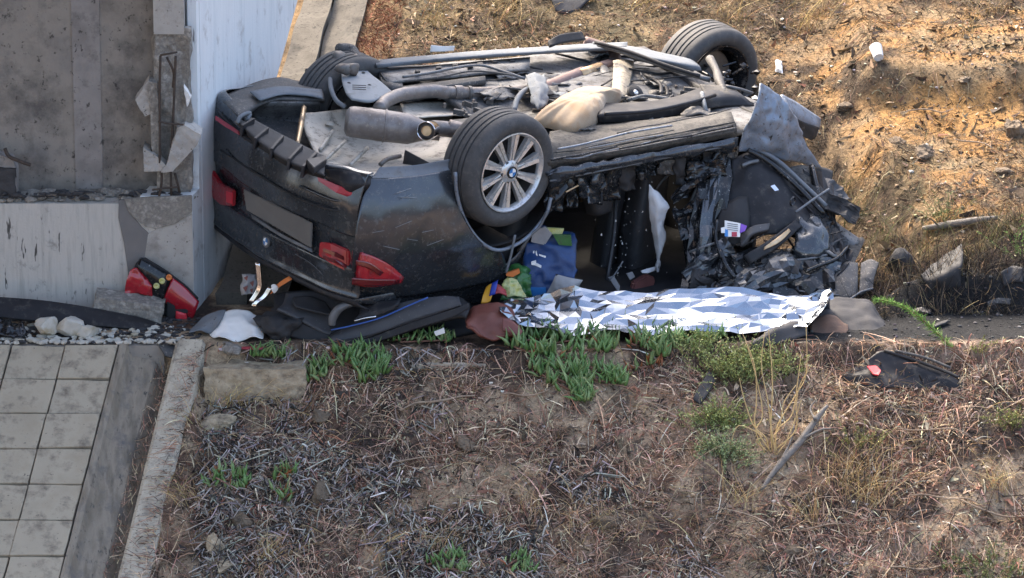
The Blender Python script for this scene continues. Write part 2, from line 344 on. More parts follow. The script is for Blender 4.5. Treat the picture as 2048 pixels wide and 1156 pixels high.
def latheg(prof, org, ax, seg=48, closed=False):
    ax = np.asarray(ax, float); ax = ax / np.linalg.norm(ax); a = np.cross(ax, A([0, 0, 1.]) if abs(ax[2]) < .9 else A([1., 0, 0])); a /= np.linalg.norm(a); b = np.cross(ax, a)
    th = np.linspace(0, 2 * math.pi, seg, endpoint=False); V = []
    for x, r in prof:
        V.append(org + ax * x + r * (np.cos(th)[:, None] * a + np.sin(th)[:, None] * b))
    V = np.vstack(V); F = []; k = len(prof)
    for i in range(k - 1 + (1 if closed else 0)):
        j = (i + 1) % k
        for q in range(seg):
            F.append((i * seg + q, i * seg + (q + 1) % seg, j * seg + (q + 1) % seg, j * seg + q))
    return V, F
def lathe(name, prof, org, ax, m, parent=None, seg=48, closed=False, ang=35):
    return sharp(mk(name, *latheg(prof, org, ax, seg, closed), m, parent), ang)
def slabg(pts, off):
    """closed solid from a polygon and an offset vector"""
    P = np.array(pts, float); k = len(P); off = np.asarray(off, float)
    V = np.vstack([P, P + off]); F = [tuple(range(k)), tuple(range(2 * k - 1, k - 1, -1))]
    F += [(i, k + i, k + (i + 1) % k, (i + 1) % k) for i in range(k)]
    return V, F
def slab(name, pts, off, m, parent=None, bev=0., smooth=False):
    o = mk(name, *slabg(pts, off), m, parent, smooth=smooth)
    if bev: bevel(o, bev)
    return o
def bevel(o, wdt, seg=2):
    import bmesh
    bm = bmesh.new(); bm.from_mesh(o.data); bmesh.ops.recalc_face_normals(bm, faces=bm.faces)
    bmesh.ops.bevel(bm, geom=list(bm.edges), offset=wdt, segments=seg, affect='EDGES', clamp_overlap=True)
    bm.to_mesh(o.data); bm.free()
def boxg(c, ax, ay, az):
    c = np.asarray(c, float); ax, ay, az = [np.asarray(q, float) / 2 for q in (ax, ay, az)]
    V = [c + i * ax + j * ay + k * az for i in (-1, 1) for j in (-1, 1) for k in (-1, 1)]
    return np.array(V), [(0, 1, 3, 2), (4, 6, 7, 5), (0, 4, 5, 1), (2, 3, 7, 6), (0, 2, 6, 4), (1, 5, 7, 3)]
def rough_box(c, ax, ay, az, n=7, amp=.01, sc=14., seed=0):
    import bmesh
    V, F = boxg(c, ax, ay, az); bm = bmesh.new(); vv = [bm.verts.new(v) for v in V]
    for f in F: bm.faces.new([vv[i] for i in f])
    bmesh.ops.recalc_face_normals(bm, faces=bm.faces)
    bmesh.ops.subdivide_edges(bm, edges=list(bm.edges), cuts=n, use_grid_fill=True)
    bm.normal_update(); P = np.array([v.co[:] for v in bm.verts]); N = np.array([v.normal[:] for v in bm.verts])
    q = fbm(P[:, 0] * sc, P[:, 1] * sc, P[:, 2] * sc, seed=seed, o=4); P = P + N * (amp * q)[:, None]
    bm.verts.index_update(); F = [[v.index for v in f.verts] for f in bm.faces]; bm.free(); return P, F
def rockg(c, size, seed=0, sub=3, planes=11, rough=.05):
    import bmesh
    bm = bmesh.new(); bmesh.ops.create_icosphere(bm, subdivisions=sub, radius=1.); P = np.array([v.co[:] for v in bm.verts]); bm.verts.index_update()
    F = [[v.index for v in f.verts] for f in bm.faces]; bm.free()
    r = np.random.default_rng(seed); nn = r.normal(size=(planes, 3)); nn /= np.linalg.norm(nn, axis=1, keepdims=True); d = r.uniform(.6, .95, planes)
    dot = P @ nn.T; rad = np.where(dot > .05, d[None] / np.maximum(dot, .05), 9).min(1); rad = np.minimum(rad, 1.15)
    rad = rad * (1 + rough * fbm(P[:, 0] * 3 + seed, P[:, 1] * 3, P[:, 2] * 3, seed=seed))
    return np.asarray(c) + P * rad[:, None] * np.asarray(size), F
def rock(name, c, size, m, parent=None, seed=0, rotz=None, **k):
    V, F = rockg((0, 0, 0), size, seed, **k); a = rotz if rotz is not None else seed * 1.3
    Rz = A([[math.cos(a), -math.sin(a), 0], [math.sin(a), math.cos(a), 0], [0, 0, 1]])
    return sharp(mk(name, V @ Rz.T + np.asarray(c), F, m, parent), 28)
def ribbons(name, P, D, L, W, curl, seg, colr, m, follow=None, tube3=False, taper=.75, parent=None, up=None):
    N = len(P); t = np.linspace(0, 1, seg + 1)
    Q = P[:, None] + D[:, None] * (L[:, None] * t)[..., None] + curl[:, None] * (L[:, None] * t ** 2)[..., None]
    if follow is not None:
        Q[..., 2] = terr(Q[..., 0], Q[..., 1]) + follow[:, None] * np.sin(t * math.pi)[None] + .004
    dd = np.gradient(Q, axis=1); dd /= np.linalg.norm(dd, axis=2, keepdims=True) + 1e-9
    rv = RNG.normal(size=(N, 3)); a = np.cross(dd, rv[:, None]); a /= np.linalg.norm(a, axis=2, keepdims=True) + 1e-9
    wd = (W[:, None] * (1 - taper * t))[..., None] * .5
    if tube3:
        b = np.cross(dd, a); k = 3
        ring = np.stack([a * math.cos(x) * wd + b * math.sin(x) * wd for x in (0, 2.094, 4.189)], 2)
        V = (Q[:, :, None] + ring).reshape(-1, 3)
    else:
        k = 2; V = np.stack([Q - a * wd, Q + a * wd], 2).reshape(-1, 3)
    base = (np.arange(N) * (seg + 1) * k)[:, None] + (np.arange(seg) * k)[None]; base = base.ravel()
    if tube3: F = np.vstack([np.stack([base + i, base + (i + 1) % 3, base + 3 + (i + 1) % 3, base + 3 + i], 1) for i in range(3)])
    else: F = np.stack([base, base + 1, base + 3, base + 2], 1)
    tint = np.repeat(colr, (seg + 1) * k, axis=0)
    return mk(name, V, F, m, parent, smooth=True, tint=tint)
def palette(n, cols, p, jit=.25):
    c = A(cols, float)[RNG.choice(len(cols), n, p=p)]; return np.clip(c * (1 + jit * RNG.normal(size=(n, 1))) * (1 + .06 * RNG.normal(size=(n, 3))), .004, .9)
def unit(v): v = np.asarray(v, float); return v / (np.linalg.norm(v) + 1e-9)

# ================================================================== GROUND
def axis(lo, hi, st, far):
    a = np.arange(lo, hi + 1e-6, st); g = []
    s = st; x = hi
    while x < far: s *= 1.35; x += s; g.append(x)
    h = []; s = st; x = lo
    while x > -far: s *= 1.35; x -= s; h.append(x)
    return np.concatenate([h[::-1], a, g])
gx = axis(-3.4, 3.6, .022, 120); gy = axis(-2.6, 5.4, .022, 120)
X, Yg = np.meshgrid(gx, gy); Zg = terr(X, Yg)
def ground_colour(X, Y):
    n1 = fbm(X * 2.3, Y * 2.3, seed=31)[..., None]; n2 = fbm(X * 11, Y * 11, seed=32)[..., None]; n3 = fbm(X * 5, Y * 7, seed=33)[..., None]
    lit = A([.18, .12, .085]); drk = A([.050, .038, .032]); tan = A([.44, .335, .225]); red = A([.19, .10, .065])
    c = drk + (lit - drk) * sst(-.5, .5, n2 + .5 * n1)
    c = c + (tan * (.8 + .3 * sst(-.4, .4, n2)) - c) * .9 * soil(X, Y)[..., None]
    c = c + (red - c) * .5 * sst(.15, .55, n3)
    bank = sst(.6, 1.1, Y)[..., None]; sandc = A([.31, .175, .07]); sandl = A([.28, .197, .113])
    n4 = fbm(X * 24, Y * 24, seed=38)[..., None]; b = A([.07, .05, .034]) + (A([.19, .138, .084]) - A([.07, .05, .034])) * sst(-.35, .35, n2 + .4 * n1 + .5 * n4)
    right = sst(1.4, 2.1, X)[..., None] * sst(4.3, 3.6, Y)[..., None]
    sm = sst(-.10, .22, n1 + .5 * n2 + .22 * right + .25 * right * sst(.9, .3, np.abs(Y - 2.7))[..., None]) * (.30 + .7 * right)
    b = b + (sandc + (sandl - sandc) * sst(-.3, .4, n3) - b) * sm
    g1 = G(1905, 232); sp = np.exp(-(((X - g1[0]) / .52) ** 2 + ((Y - g1[1]) / .26) ** 2))[..., None]; b = b + (A([.40, .225, .085]) * (.85 + .2 * n2) - b) * sst(.35, .75, sp + .25 * n2)
    grn = sst(.1, .5, fbm(X * 1.7, Y * 1.7, seed=37)[..., None]); b = b + (A([.11, .10, .05]) - b) * .35 * grn
    c = c + (b - c) * bank
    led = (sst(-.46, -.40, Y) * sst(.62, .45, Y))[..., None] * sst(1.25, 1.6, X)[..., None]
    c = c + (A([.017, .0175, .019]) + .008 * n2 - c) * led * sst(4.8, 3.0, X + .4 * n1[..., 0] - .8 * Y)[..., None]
    pale = (sst(-.62, -.50, Y) * sst(-.36, -.44, Y))[..., None] * sst(1.6, 2.3, X)[..., None]
    c = c + (A([.30, .225, .17]) - c) * pale * sst(-.3, .3, n2)
    foot_dark = (sst(.35, .6, Y) * sst(1.25, .8, Y))[..., None] * sst(1.5, 1.8, X)[..., None]  # darker tone along the foot of the bank at the right
    c = c + (A([.03, .027, .025]) - c) * .75 * foot_dark * sst(-.5, .2, n2 + n1)
    return np.clip(c, .012, .8)
nY, nX = X.shape; ii = np.arange(nX * nY).reshape(nY, nX)
gF = np.stack([ii[:-1, :-1].ravel(), ii[:-1, 1:].ravel(), ii[1:, 1:].ravel(), ii[1:, :-1].ravel()], 1)
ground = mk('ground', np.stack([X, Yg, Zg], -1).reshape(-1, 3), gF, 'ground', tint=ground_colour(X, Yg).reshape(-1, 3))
tag(ground, kind='structure')

# ================================================================== BRIDGE ABUTMENT, PAVING, CHANNEL
EX = .20
def sx(y): return EX * (y - .14)
ab = thing('bridge_abutment', 'grey concrete bridge abutment with a broken corner column and pale painted side wall', 'abutment', (-3., .3, 0))
def wbox(name, x0, x1, y0, y1, z0, z1, m, cuts=0, amp=0., seed=0, parent=ab, shear=True, sc=10):
    s = EX if shear else 0
    if cuts:
        V, F = rough_box(((x0 + x1) / 2 + s * ((y0 + y1) / 2 - .14), (y0 + y1) / 2, (z0 + z1) / 2), (x1 - x0, 0, 0), (s * (y1 - y0), y1 - y0, 0), (0, 0, z1 - z0), cuts, amp, sc, seed)
    else:
        V, F = boxg(((x0 + x1) / 2 + s * ((y0 + y1) / 2 - .14), (y0 + y1) / 2, (z0 + z1) / 2), (x1 - x0, 0, 0), (s * (y1 - y0), y1 - y0, 0), (0, 0, z1 - z0))
    return mk(name, V, F, m, parent, smooth=False)
XC = -1.842
def fz(py, y): return (350 - py) / 350 / .9563 - .2924 * y / .9563 + .88      # height of an image row on the plane y
def fx(px): return (px - 1024) / 350
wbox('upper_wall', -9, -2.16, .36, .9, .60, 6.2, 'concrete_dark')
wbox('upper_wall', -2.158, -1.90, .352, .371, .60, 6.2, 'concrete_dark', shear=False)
wbox('lower_wall', -9, XC - .004, .14, .36, -.3, .655, 'concrete_streak', cuts=24, amp=.004, seed=3, sc=6)
# broken crest of the lower wall, jagged
crest = []; rng = random.Random(8)
for i in range(130):
    x = -3.2 + rng.random() * 1.36; s = rng.uniform(.010, .036); crest.append(rockg((x, .16 + .16 * rng.random(), .655 + s * .3 + .012 * rng.random()), (s * rng.uniform(.9, 1.9), s, s * rng.uniform(.5, 1)), i, sub=2, rough=.3))
mk('broken_crest', *join(crest), 'concrete_rough', ab, smooth=False)
crb = []
for i in range(70):
    x = -3.15 + 1.25 * random.random(); V, F = rockg((x, .145 + .06 * random.random(), .685 + .03 * random.random()), (.012 + .035 * random.random(), .012, .006 + .012 * random.random()), i, sub=1); crb.append((V, F))
tag(mk('soot_crumbs', *join(crb), 'dark_rock', ab, smooth=False), kind='stuff')
band = wbox('vertical_band', fx(124), fx(180), .353, .362, .68, 3.2, 'concrete_band', cuts=20, amp=.008, seed=5, sc=4)
ye = lambda z: min(max(2.12 + 1.7 * (z - .86), 1.1), 2.9)
prof = [(.373, -.4), (ye(.2), -.4), (ye(.2), .2), (ye(.6), .6), (ye(.9), .9), (ye(1.35), 1.35), (ye(1.35), 6.2), (.373, 6.2)]
slab('side_wall', [A([XC + EX * (y - .14), y, z]) for y, z in prof], (-.30, 0, 0), 'painted_wall', ab)
wbox('side_wall', XC - .30, XC, .142, .362, -.3, .70, 'painted_wall')
wbox('side_wall', XC - .05, XC, .30, .362, .70, 6.2, 'painted_wall')
# corner column: smooth stump above, broken core, slabs hanging on bars
def F2(px, py, y): return A([fx(px) , y, fz(py, y)])
wbox('column', fx(307), fx(368), .20, .40, fz(74, .2), 6.2, 'concrete', cuts=3, amp=.002, shear=False)
V, F = rough_box((fx(343), .29, (fz(390, .25) + fz(70, .25)) / 2), (.20, 0, 0), (0, .15, 0), (0, 0, fz(70, .25) - fz(390, .25) + .05), 22, .042, 9, 9)
mk('column_core', V, F, 'concrete_rough', ab, smooth=False)
def chunk(name, pts, y, dep, m='concrete_rough', tilt=0.):
    P = [F2(a, b, y) for a, b in pts]; V, F = slabg(P, (0., dep, 0.))
    import bmesh
    bm = bmesh.new(); vv = [bm.verts.new(v) for v in V]
    for f in F: bm.faces.new([vv[i] for i in f])
    bmesh.ops.recalc_face_normals(bm, faces=bm.faces); bmesh.ops.triangulate(bm, faces=bm.faces)
    for _ in range(3): bmesh.ops.subdivide_edges(bm, edges=[e for e in bm.edges if e.calc_length() > .018], cuts=1); bmesh.ops.triangulate(bm, faces=bm.faces)
    bm.normal_update(); PP = np.array([v.co[:] for v in bm.verts]); NN = np.array([v.normal[:] for v in bm.verts]); PP = PP + NN * (.013 * fbm(PP[:, 0] * 22, PP[:, 1] * 22, PP[:, 2] * 22, seed=6, o=4))[:, None]
    bm.verts.index_update(); FF = [[v.index for v in f.verts] for f in bm.faces]; bm.free(); return mk(name, PP, FF, m, ab, smooth=False)
chunk('column_fragment', [(268, 205), (296, 165), (305, 232), (287, 238)], .15, .12, 'concrete')
chunk('column_fragment', [(296, 168), (312, 172), (318, 330), (300, 300)], .14, .10)
chunk('column_fragment', [(284, 300), (312, 318), (338, 346), (284, 348)], .11, .16, 'concrete')
chunk('column_fragment', [(318, 350), (330, 335), (352, 262), (368, 255), (402, 275), (388, 300), (342, 346)], .09, .16, 'concrete')
chunk('column_fragment', [(366, 178), (380, 200), (372, 218)], .15, .06, 'plastic_white')
for k, P in enumerate([[(322, 118), (319, 180), (318, 250), (316, 330)], [(352, 118), (349, 170), (344, 250), (340, 300)], [(334, 120), (347, 150), (345, 180)],
                       [(318, 340), (318, 370), (312, 400)], [(337, 345), (337, 395)], [(345, 350), (354, 390)]]):
    tube('rebar', [F2(a, b, .115 + .01 * k) for a, b in P], .0075, 'rebar', ab, sides=7)
for P in ([(322, 117), (356, 111)], [(315, 248), (340, 252), (366, 254)], [(300, 384), (330, 380), (352, 378)]):
    tube('rebar', [F2(a, b, .10) for a, b in P], .006, 'rebar', ab, sides=7)
# plaster patches and one darker patch on the lower wall, standing proud
def wallpatch(name, pts, off, m): slab(name, [F2(a, b, .138 - off) for a, b in pts], (0, off + .01, 0), m, ab, bev=.002)
wallpatch('plaster_patch', [(244, 402), (300, 398), (379, 396), (379, 428), (345, 452), (305, 462), (285, 458), (262, 440), (250, 425)], .014, 'concrete_rough')
wallpatch('dark_patch', [(232, 404), (246, 404), (256, 432), (278, 460), (290, 470), (282, 520), (262, 560), (248, 600), (246, 540), (240, 490), (230, 440)], .005, 'concrete_patch')
wallpatch('plaster_patch', [(284, 474), (318, 456), (379, 432), (379, 640), (280, 640), (276, 560)], .004, 'concrete')
# left notch: dark slab stands in for the shaded opening, with a bent black bar
chunk('notch_block', [(-60, 300), (18, 322), (26, 345), (26, 392), (-60, 392)], .18, .1, 'concrete_band')
wallpatch('notch_shadow', [(-60, 338), (24, 342), (22, 392), (-60, 400)], -.02, 'dark_rock') if False else None
chunk('notch_shade', [(-60, 336), (25, 342), (22, 400), (-60, 404)], .155, .05, 'dark_rock')
tube('rebar', [F2(4, 300, .17), F2(12, 316, .16), F2(34, 326, .15), F2(56, 334, .15)], .011, 'rebar', ab, sides=7)
# deck overhead, out of frame: it shades the left half of the scene
wbox('deck', -14, -1.5, -9, 2.9, 6.2, 6.9, 'concrete')

# strips beside the side wall that climb the bank
def climbing(name, x0, x1, lift, m, y0=.3, y1=7, seed=0):
    ys = np.linspace(y0, y1, 90); rows = []
    for y in ys:
        xs = np.linspace(x0, x1, 7) + .118 * (y - .14) + .01 * vn(y * 4, seed)
        rows.append([A([x, y, float(.30 * max(0, min(y - .5, 3.2)) + .42 * max(0, y - 3.7)) + lift + .012 * vn(y * 6, x * 9, seed=seed)]) for x in xs])
    V, F = surf(rows, n=1, thick=-.18, lin=True)
    return tag(mk(name, V, F, m, smooth=False), kind='structure')
climbing('kerb', XC + .10, XC + .285, .07, 'shaded_kerb', seed=1)
climbing('drain_channel', XC + .29, XC + .50, .025, 'shaded_kerb', seed=2)

# paved slope: every tile an object
SH = .18; SL = .66
def ramp(x, d, up=0.):      # a point of the paved slope: x at the top edge, d metres down
    return A([x - SH * d, -.47 - d, -SL * d + up])
ps = tag(slab('paved_slope', [ramp(-9, 0, -.035), ramp(-2.232, 0, -.035), ramp(-2.232, 3.4, -.035), ramp(-9, 3.4, -.035)], (0, 0, -.5), 'joint'), kind='structure')
tw, td, gp = .3035, .208, .007
nrm = unit(A([0, -SL, 1.])); pb = wloc(ps); TM = []; rng = random.Random(4)
q0 = ramp(0, 0)
for v_ in range(7):
    P = []
    for (cx, cd) in ((gp / 2, gp / 2), (tw - gp / 2, gp / 2), (tw - gp / 2, td - gp / 2), (gp / 2, td - gp / 2)):
        j = lambda: rng.uniform(-.0028, .0028)
        nx_, nd_ = (cx, cd); P.append((nx_ + j(), nd_ + j()))
    O_ = []
    for k in range(4):
        a_, b_ = P[k], P[(k + 1) % 4]; O_.append(a_)
        for t in (.2, .4, .6, .8): O_.append((a_[0] + (b_[0] - a_[0]) * t + rng.uniform(-.0018, .0018), a_[1] + (b_[1] - a_[1]) * t + rng.uniform(-.0018, .0018)))
    V, F = slabg([ramp(x_, d_) - q0 for x_, d_ in O_], -nrm * .045); me = bpy.data.meshes.new('tile'); me.from_pydata(V.tolist(), [], F); me.materials.append(M['tile']); TM.append(me)
for i in range(6):
    for k in range(11):
        x0 = -2.238 - (i + 1) * tw; d0 = k * td; o = bpy.data.objects.new('tile', rng.choice(TM))
        if o.data.users == 1: bevel(o, .0035, 1)
        COL.objects.link(o); o.parent = ps
        o.location = Vector(ramp(x0, d0) - pb) + Vector(nrm) * rng.uniform(-.006, .005); o.rotation_euler = (rng.uniform(-.012, .012), rng.uniform(-.012, .012), rng.uniform(-.006, .006))
# drain channel down the slope with its kerb
def prof_strip(name, prof, d0, d1, m, n=60, amp=.006, seed=0, kind='structure', thick=.06):
    rows = []
    for d in np.linspace(d0, d1, n):
        rows.append([ramp(x, d, dz + amp * vn(d * 7, x * 11, seed=seed)) for x, dz in prof])
    V, F = surf(rows, n=1, thick=thick, lin=True); return tag(mk(name, V, F, m, smooth=False), kind=kind)
prof_strip('drain_channel', [(-2.23, .004), (-2.21, .006), (-2.19, -.004), (-2.18, -.04), (-2.165, -.075), (-2.12, -.085), (-2.07, -.095), (-2.03, -.115), (-1.985, -.20), (-1.945, -.215), (-1.915, -.20)], -.02, 3.3, 'channel', seed=4)
prof_strip('kerb', [(-1.925, -.2), (-1.923, -.1), (-1.92, -.02), (-1.90, .0), (-1.85, .004), (-1.80, .002), (-1.765, -.004), (-1.75, -.03), (-1.745, -.15)], -.03, 3.3, 'kerb', seed=6, amp=.008)
# ledge slab in front of the wall
wbox('ledge_slab', -9, -1.98, -.46, .15, -.3, -.012, 'concrete_dark', parent=None, shear=False)
ls = bpy.data.objects['ledge_slab']; tag(ls, kind='structure')
cb = tag(mk('concrete_beam', *rough_box((-1.455, -.56, -.20), (.57, 0, 0), (0, .19, 0), (0, 0, .22), 24, .040, 7, 4), 'sandstone', smooth=False), 'broken sandy concrete beam end beside the kerb at the ledge edge', 'concrete beam')
tag(mk('concrete_beam', *rough_box((-.36, -.51, -.125), (.42, 0, 0), (0, .1, 0), (0, 0, .07), 12, .012, 9, 5), 'kerb', smooth=False), 'short pale edging block half buried under the door panel', 'concrete beam')

# ================================================================== THE WRECKED CAR
CARB = A([.15, .75, 0.])
wc = thing('wrecked_car', 'dark grey saloon car lying crushed on its roof, wheels up', 'car', CARB)
def cp(name, rows, m, **k): return patch(name, rows, m, wc, **k)
SF_T = [-1.74, -1.70, -1.62, -1.5, -1.1, -.8, -.5, -.2, -.08, 0.0]; SF_S = [-.62, -.86, -.99, -1.04, -1.10, -1.12, -1.10, -1.05, -1.01, -.93]
def sface(t, h): return np.interp(t, SF_T, SF_S) + .10 * sst(-.50, -.80, h) - .03 * np.exp(-((h + .2) / .12) ** 2)
def RF(px, py, off=0.):                       # image point onto the rear face of the body
    s = -1.05
    for _ in range(12):
        p = S(px, py, s); q = p - O; s = sface(q @ cn, q @ cu) - off
    return p
def rear(t, h, off=0.): return car(sface(t, h) - off, t, h)
# rear bumper: wraps round from the far corner to the near wheel arch
cols = [(-.35, -1.73), (-.62, -1.74), (-.86, -1.70), (-.99, -1.62), (-1.04, -1.5), (-1.10, -1.1), (-1.12, -.8), (-1.10, -.5), (-1.05, -.2), (-1.02, -.09), (-.985, -.03)]
def hl(t): return .02 - .10 * math.exp(-((t + .75) / .42) ** 2)
rows = []
for k, (fr, out) in enumerate([(0, -.05), (.0, -.012), (.12, .005), (.3, .022), (.55, .03), (.8, .012), (1., .0)]):
    r = []
    for s, t in cols:
        top = hl(t); h = top + (-.36 - top) * fr; dirv = unit(A([min(s + .55, 0) * 1., (t + .85) * (.55 if s > -.95 else .12), 0]))
        r.append(car(s + dirv[0] * out, t + dirv[1] * out, h + (0.012 if k == 0 else 0)))
    rows.append(r)
cp('rear_bumper', rows, 'paint', n=7, thick=.006, amp=.014, sc=4.2)
# trunk lid with plate recess
ts = [-1.50, -1.3, -1.1, -.95, -.8, -.6, -.4, -.2, -.03]
rows = []
for h, off in [(-.355, -.012), (-.40, -.02), (-.47, -.035), (-.53, -.03), (-.555, .005), (-.62, .012), (-.69, .03), (-.725, .05), (-.745, .03)]:
    rows.append([rear(t, h, off) for t in ts])
lid = cp('trunk_lid', rows, 'paint', n=7, thick=.01, amp=.011, sc=4, seed=3)
patch('lid_lip', [[rear(t, -.735, .045) for t in ts], [rear(t, -.765, .05) for t in ts], [rear(t, -.80, -.02) for t in ts]], 'black_plastic', lid, n=4, thick=.012)
pq = [RF(*p, .012) for p in [(486, 378), (623, 446), (621, 496), (492, 420)]]
slab('number_plate', pq, cf * .012, 'plate_grey', lid, bev=.004)
patch('plate_trim', [[RF(502, 428, .014), RF(560, 466, .014), RF(622, 497, .014)], [RF(504, 437, .02), RF(562, 474, .02), RF(624, 505, .02)]], 'silver', lid, n=4, thick=.01)
tube('scratch', [RF(590, 508, .02), RF(622, 527, .02), RF(652, 556, .02)], .0022, 'silver', lid, sides=5)
eo = RF(534, 483, .014)
em = lathe('emblem', [(0, .0), (0, .034), (.006, .036), (.010, .033), (.010, .0)], eo, -cf, 'silver', lid, seg=28)
def quads(c, ax, r, parent, up):
    a = unit(np.cross(ax, up)); b = np.cross(ax, a)
    for k in range(4):
        th = np.linspace(k * math.pi / 2, (k + 1) * math.pi / 2, 7)
        P = [c] + [c + r * (a * math.cos(q) + b * math.sin(q)) for q in th]
        slab('emblem_quarter', P, ax * .002, 'blue_mark' if k % 2 == 0 else 'white_mark', parent)
quads(eo - cf * .0105, -cf, .022, lid, cu)
# near quarter panel
Tn = lambda x, y, t=0.: T(x, y, t)
arch = [(911, 337), (914, 385), (926, 432), (950, 472), (985, 500)]
rows = []
fr = np.linspace(0, 1, 7)
left = [(742, 356), (724, 400), (714, 452), (707, 505), (705, 560), (702, 604)]
archs = [(911, 337), (914, 388), (930, 440), (962, 484), (1004, 505), (1016, 560)]
tb = [-.085, -.022, .018, .022, -.025, -.11]
for r in range(6):
    rows.append([Tn(left[r][0] + (archs[r][0] - left[r][0]) * q, left[r][1] + (archs[r][1] - left[r][1]) * q + 6 * math.sin(q * 3.14), tb[r] + .015 * math.sin(q * 3.14)) for q in fr])
qp = cp('quarter_panel', rows, 'paint', n=9, thick=.006, amp=.016, sc=3.6, seed=5)
rng = random.Random(61)
for i in range(12):
    x = rng.uniform(740, 890); y = rng.uniform(375, 560); a_ = rng.uniform(-.5, .3); L_ = rng.uniform(10, 46); tq = lambda y_: float(np.interp(y_, [345, 395, 445, 495, 535, 582], tb)) + .026
    tube('scratch', [Tn(x + L_ * t * math.cos(a_), y + L_ * t * math.sin(a_), tq(y + L_ * t * math.sin(a_))) for t in (0, .5, 1)], rng.uniform(.0012, .0024), 'cover_light', qp, sides=4)
tube('arch_lip', [Tn(x, y, .005) for x, y in [(911, 345), (914, 388), (930, 440), (962, 484), (1000, 500), (1050, 478), (1090, 432), (1102, 395)]], .011, 'paint_skylit', wc, sides=8)
cp('wheel_housing', [[car(s, t, h) for s, h in [(-.47, .02), (-.46, -.2), (-.32, -.42), (0, -.5), (.3, -.42), (.42, -.2), (.44, .05)]] for t in (-.14, -.25, -.42)], 'matt_black', n=4, thick=.01)
# bumper underside return (grey strip above the quarter panel)
cp('bumper_return', [[Tn(760, 334, -.13), Tn(830, 330, -.12), Tn(905, 318, -.1)], [Tn(752, 345, -.11), Tn(830, 341, -.105), Tn(908, 330, -.1)], [Tn(742, 357, -.08), Tn(830, 354, -.068), Tn(911, 338, -.08)]], 'cover_grey', n=5, thick=.008)
# black valance end at the near corner
cp('bumper_valance', [[RF(652, 338, .03), RF(690, 340, .035), RF(742, 352, .02)], [RF(655, 352, .045), RF(695, 366, .05), RF(740, 372, .03)], [RF(640, 352, .03), RF(690, 380, .035), RF(722, 392, .03)]], 'black_plastic', n=5, thick=.01)
cp('bumper_lip', [[RF(440, 212, -.03), RF(490, 262, -.03), RF(560, 300, -.03), RF(650, 344, -.03)], [RF(436, 222, .02), RF(486, 270, .03), RF(556, 308, .03), RF(648, 353, .03)], [RF(436, 230, .012), RF(486, 277, .02), RF(556, 315, .02), RF(648, 358, .02)]], 'matt_black', n=5, thick=.01)
for q in ([(634, 353), (680, 373), (719, 393), (712, 400), (672, 385), (636, 362)], [(430, 232), (452, 246), (476, 262), (478, 270), (450, 254), (430, 240)]):
    slab('reflector', [RF(a, b, .058) for a, b in q], cf * .01, 'red_reflector', wc, bev=.002)
tube('bumper_seam', [RF(a, b, .012) for a, b in ((442, 300), (520, 352), (600, 398), (668, 420), (702, 414), (722, 392), (738, 366))], .006, 'matt_black', wc, sides=6)
tube('bumper_crease', [RF(a, b, .008) for a, b in ((600, 372), (660, 398), (700, 404))], .008, 'paint', wc, sides=6)
# tail lights
tl = slab('tail_light', [RF(a, b, .018) for a, b in [(638, 484), (660, 486), (695, 500), (695, 546), (664, 528), (636, 512)]], cf * .03, 'red_lens', wc, bev=.006)
for a in (0, 1): slab('light_bar', [RF(x, y + a * 14, .021) for x, y in [(646, 497), (670, 505), (692, 516), (692, 523), (668, 512), (646, 503)]], cf * .006, 'red_lens_dark', tl)
tl2 = cp('tail_light', [[RF(700, 501, .02), Tn(722, 505, .03), Tn(748, 513, .035), Tn(780, 530, .03), Tn(808, 554, .012)],
                        [RF(701, 536, .03), Tn(722, 536, .045), Tn(748, 540, .05), Tn(780, 548, .042), Tn(807, 559, .02)],
                        [RF(703, 569, .02), Tn(724, 573, .03), Tn(748, 574, .035), Tn(780, 570, .03), Tn(803, 566, .012)]], 'red_lens', n=6, thick=.02)
patch('light_bar', [[Tn(712, 520, .052), Tn(740, 526, .060), Tn(768, 545, .055)], [Tn(712, 530, .054), Tn(738, 538, .062), Tn(760, 552, .056)]], 'red_lens_dark', tl2, n=4, thick=.004)
patch('light_bar', [[Tn(704, 556, .036), Tn(745, 559, .052), Tn(800, 560, .03)], [Tn(704, 569, .032), Tn(745, 573, .046), Tn(798, 567, .026)]], 'red_lens_dark', tl2, n=4, thick=.004)
slab('tail_light', [RF(a, b, .02) for a, b in [(421, 340), (438, 366), (464, 380), (463, 412), (440, 410), (424, 396)]], cf * .03, 'red_lens', wc, bev=.006)
slab('light_bar', [RF(a, b, .026) for a, b in [(452, 382), (464, 386), (463, 408), (452, 404)]], cf * .008, 'red_bright', wc)
# rear pillar and roof rail, in the dark between tail light and foil
cp('rear_pillar', [[Tn(705, 600, -.02), Tn(850, 575, -.1), Tn(1010, 530, -.1), Tn(1095, 420, -.12)], [Tn(860, 640, -.35), Tn(940, 620, -.3), Tn(1010, 600, -.25), Tn(1050, 500, -.2)], [car(-.2, -.5, -.9), car(0, -.4, -.92), car(.2, -.3, -.94), car(.3, -.25, -.9)]], 'paint', n=5, thick=.01, amp=.02, sc=6)
